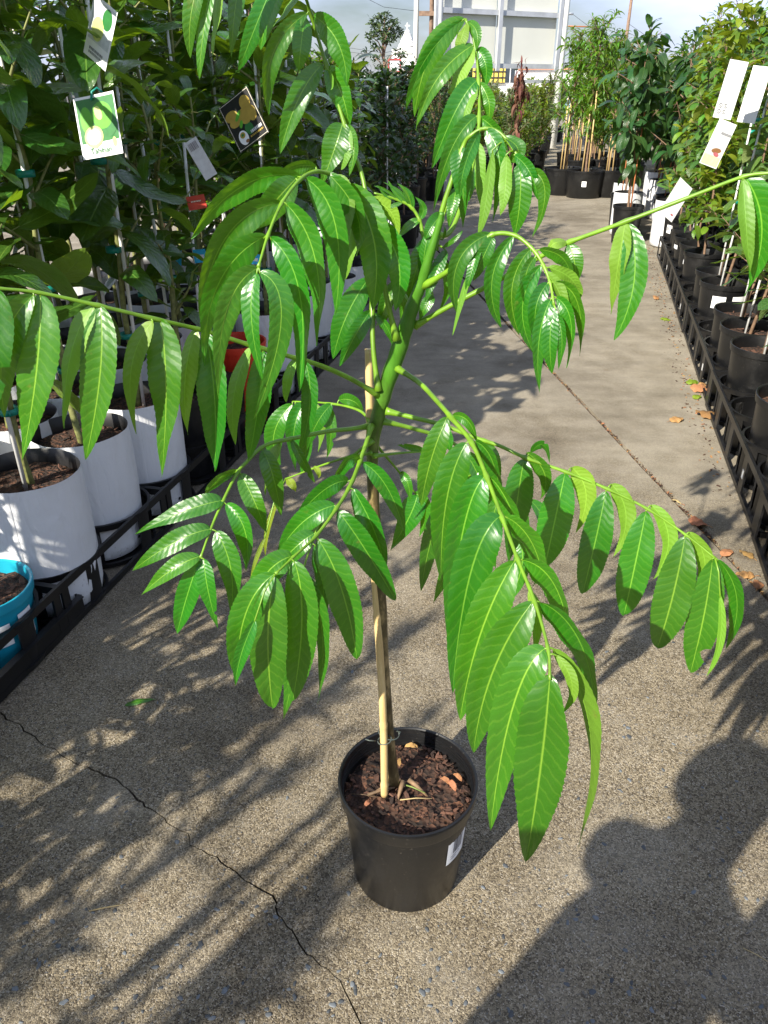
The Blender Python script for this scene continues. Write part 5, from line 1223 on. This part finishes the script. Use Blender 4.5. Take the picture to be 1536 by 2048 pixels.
# ============================================================ LITTER ON THE PATH
def litter(name, u, v, L, wr, az, mat, label, cat, group=None, lift=.012, kind='oval', curl=.35, fold=.35, seed=0, petiole=True):
    rg = np.random.default_rng(seed+700); q = Pg(u, v); d = Vector((math.cos(az), math.sin(az), 0)); b_, t_ = q-d*L/2+Vector((0, 0, .003)), q+d*L/2+Vector((0, 0, .004))
    V, F, uv = leaf_grid(b_, q+Vector((0, 0, lift)), t_, L*wr, (0, 0, 1), rg.uniform(-.3, .3), fold, curl, .03, 14, rg, .12, kind, rg.uniform(-.8, .8))
    zm = min(p[2] for p in V); V = [np.array(p)+np.array((0, 0, .0012-zm)) for p in V]
    mb = MB(); mb.add(V, F, 0, uv); o = mb.build(name, M[mat]); tag(o, label, cat, group)
    if petiole: mb = MB(); p0_ = Vector(V[2]); mb.tube([p0_, p0_-d*L*.15+Vector((0, 0, .003)), p0_-d*L*.3], .0011, 5); mb.build('petiole', M['drybrown'], o)
    return o
LL = [(1384, 768, .075, .7, .3, 'leafdry', 'yellow curled leaf at the top of the leaf pile by the right trays'), (1398, 784, .10, .7, 2.6, 'drybrown', 'tan dry leaf in the pile against the right tray corner'), (1408, 778, .09, .75, 1.0, 'drybrown', 'brown curled leaf pressed to the right tray corner'), (1393, 796, .07, .6, 4.0, 'leafdry', 'yellow-green torn leaf at the foot of the leaf pile'),
      (1352, 842, .075, .75, .5, 'drybrown', 'lone curled tan leaf on bare concrete before the right trays'), (1411, 834, .11, .85, 2.2, 'drybrown', 'broad pinkish brown leaf touching the right tray'), (1312, 598, .09, .6, 1.2, 'drybrown', 'small tan leaf at the far right tray foot'), (1330, 640, .07, .7, 2.5, 'leafdry', 'small yellow leaf below the tray labels'),
      (1394, 1048, .070, .8, 2.4, 'drybrown', 'curled brown leaf lying in the pavement joint'), (1452, 1108, .060, .7, .8, 'drybrown', 'orange brown leaf just right of the pavement joint'), (1492, 1112, .055, .8, 2.0, 'drybrown', 'orange brown leaf by the lowest right tray'), (1490, 1152, .060, .8, 3.0, 'drybrown', 'brown leaf near the lower end of the joint'), (1516, 1172, .05, .7, 1.0, 'drybrown', 'pale brown leaf at the right picture edge on the joint'), (1352, 1005, .045, .35, 2.3, 'straw', 'pale sliver of dry leaf bridging the joint')]
for i, (u, v, L, wr, az, mt, lab) in enumerate(LL): litter('fallen_leaf', u, v, L, wr, az, mt, lab, 'fallen leaf', 'fallen leaves on the concrete', .012, seed=i)
litter('fallen_leaflet', 281, 1406, .078, .24, .30, 'leaf', 'single green leaflet fallen on the shaded concrete', 'fallen leaf', lift=.008, kind='lance', petiole=False, seed=40)
def stick(u0, v0, u1, v1, r_, mat, label, name='twig'):
    a_, b_ = Pg(u0, v0, r_), Pg(u1, v1, r_); mb = MB(); mb.tube([a_, a_.lerp(b_, .5)+Vector((.002, 0, .0015)), b_], [r_, r_, r_*.5], 6); tag(mb.build(name, M[mat]), label, name)
stick(178, 1822, 250, 1808, .0013, 'straw', 'tan dry twig on the sunlit concrete left of the pot')
stick(1486, 1896, 1540, 1926, .0008, 'straw', 'thin pale straw on the shaded concrete at lower right', 'straw')

# ============================================================ THE PHOTOGRAPHER, standing behind the camera
def person():
    PXY, PA = (-.655, -.485, 0), R(-57)
    root = setl(empty('person', PXY, PA), 'person in a navy shirt and grey trousers holding up a phone', 'person')
    Rm = Matrix.Rotation(PA, 4, 'Z'); inv = (Matrix.Translation(PXY) @ Rm).inverted()
    ph = inv @ Vector((0.0, -.035, 1.395))
    ZS = .90
    vs, ed, rad = [], [], []
    def add(p, r_, par=None):
        p = Vector(p); p.z *= ZS if abs((p-ph).length) > .33 else 1.0
        vs.append(tuple(p)); rad.append(r_); i = len(vs)-1
        if par is not None: ed.append((par, i))
        return i
    pel = add((0, 0, .95), (.185, .13)); sp = add((0, .005, 1.10), (.185, .12), pel); chs = add((0, 0, 1.28), (.16, .12), sp); nb = add((0, -.015, 1.41), (.085, .07), chs)
    nk = add((0, 0, 1.475), (.052, .052), nb); h0 = add((0, .025, 1.535), (.066, .075), nk); h1 = add((0, .022, 1.595), (.074, .092), h0); h2 = add((0, .010, 1.655), (.066, .080), h1); add((0, .116, 1.585), (.010, .012), h1)
    for s in (-1, 1):
        sh_ = add((s*.150, -.01, 1.36), (.056, .056), nb)
        wr = Vector((ph.x+s*.085, ph.y-.060, ph.z-.04)); sv = Vector((s*.175, -.01, 1.375)); mid = sv.lerp(wr, .5)+Vector((s*-.03, -.01, -.27))
        el = add(mid, (.075, .075), sh_); fa = add(mid.lerp(wr, .4), (.052, .050), el); w_ = add(wr, (.026, .022), fa); pm = add(wr.lerp(ph, .35)+Vector((0, 0, .02)), (.034, .016), w_)
        pv = Vector(vs[pm]); 
        for j in range(4):
            z = -.026+.018*j; L = (.8, .95, 1.0, .9)[j]
            f1 = add(pv+Vector((-s*.020, .020, z+.02)), (.0095, .0095), pm); f2 = add(pv+Vector((-s*.034*L, .030, z+.022)), (.0085, .0085), f1); add(pv+Vector((-s*.052*L, .026, z+.024)), (.007, .007), f2)
        t1 = add(pv+Vector((-s*.022, -.016, .03)), (.0105, .0105), pm); add(pv+Vector((-s*.042, -.020, .045)), (.0085, .0085), t1)
        hp = add((s*.095, 0, .87), (.095, .10), pel); kn = add((s*.105, .02, .49), (.058, .062), hp); cf = add((s*.108, -.01, .33), (.052, .058), kn); an = add((s*.110, -.02, .085), (.036, .042), cf); add((s*.110, -.055, .035), (.034, .034), an); bl = add((s*.120, .09, .032), (.040, .030), an); add((s*.125, .165, .026), (.032, .022), bl)
    me = bpy.data.meshes.new('body'); me.from_pydata(vs, ed, []); o = bpy.data.objects.new('body_cage', me); COL.objects.link(o)
    sk = o.modifiers.new('skin', 'SKIN'); sk.use_smooth_shade = True; sub = o.modifiers.new('sub', 'SUBSURF'); sub.levels = 2; sub.render_levels = 2
    for i, r_ in enumerate(rad): me.skin_vertices[0].data[i].radius = r_; me.skin_vertices[0].data[i].use_root = (i == 0)
    dg = bpy.context.evaluated_depsgraph_get(); em = bpy.data.meshes.new_from_object(o.evaluated_get(dg)); bpy.data.objects.remove(o)
    em.name = 'body'; em.materials.clear()
    for k in ('skin', 'shirt', 'trouser', 'darksteel'): em.materials.append(M[k])
    hv = [Vector(vs[i]) for i in range(len(vs))]
    for p in em.polygons:
        c = p.center; near = (Vector((c.x, c.y, c.z))-ph).length
        p.material_index = 0 if (c.z > 1.445*.90 and math.hypot(c.x, c.y) < .14) or near < .19 else (3 if c.z < .095 else (2 if c.z < .93 else 1)); p.use_smooth = True
    b = link('body', em, root)
    mb = MB(); n = 20; prof = []
    for i in range(9):
        a = R(8+i*11); prof.append((.100*math.sin(a)+.002, .118*math.cos(a)))
    mb.lathe(prof[::-1], n, (0, -.004, 1.605*.90)); V = []
    for (x, y, z) in mb.v:
        if y > .05 and z < 1.494: y = .05+(y-.05)*.2; z += .03
        V.append((x, y*1.12, z))
    mb.v = V; mb.build('hair', M['hair'], b)
    for s in (-1, 1):
        mb = MB(); mb.lathe([(0, -.002), (.010, 0), (.014, .004), (.008, .008), (0, .008)], 10); e = mb.build('ear', M['skin'], b, loc=(s*.082,  .012, 1.431)); e.rotation_euler = (0, s*R(80), 0)
        mb = MB(); mb.lathe([(0, .011), (.008, .007), (.011, 0), (.008, -.007), (0, -.011)], 10); mb.build('eye', M['label'], b, loc=(s*.032, .098, 1.445))
    mb = MB(); mb.tube([(-.024, .094, 1.390), (0, .102, 1.388), (.024, .094, 1.390)], .005, 6); mb.build('mouth', M['redcard'], b)
    f = setl(empty('phone', (0.0, -.034, 1.395)), 'black phone held up in the hands of the photographer', 'phone'); f.rotation_euler = (-PITCH, 0, 0)
    mb = MB(); mb.box((0, 0, 0), (.074, .008, .155)); mb.build('case', M['darksteel'], f, False)
    mb = MB(); mb.box((0, -.0046, 0), (.068, .001, .148)); mb.build('screen', M['glass'], f, False)
    mb = MB(); mb.lathe([(0, 0), (.006, 0), (.006, .0015), (0, .0015)], 16); l = mb.build('lens', M['glass'], f, loc=(.022, .004, .06)); l.rotation_euler = (R(-90), 0, 0)
person()
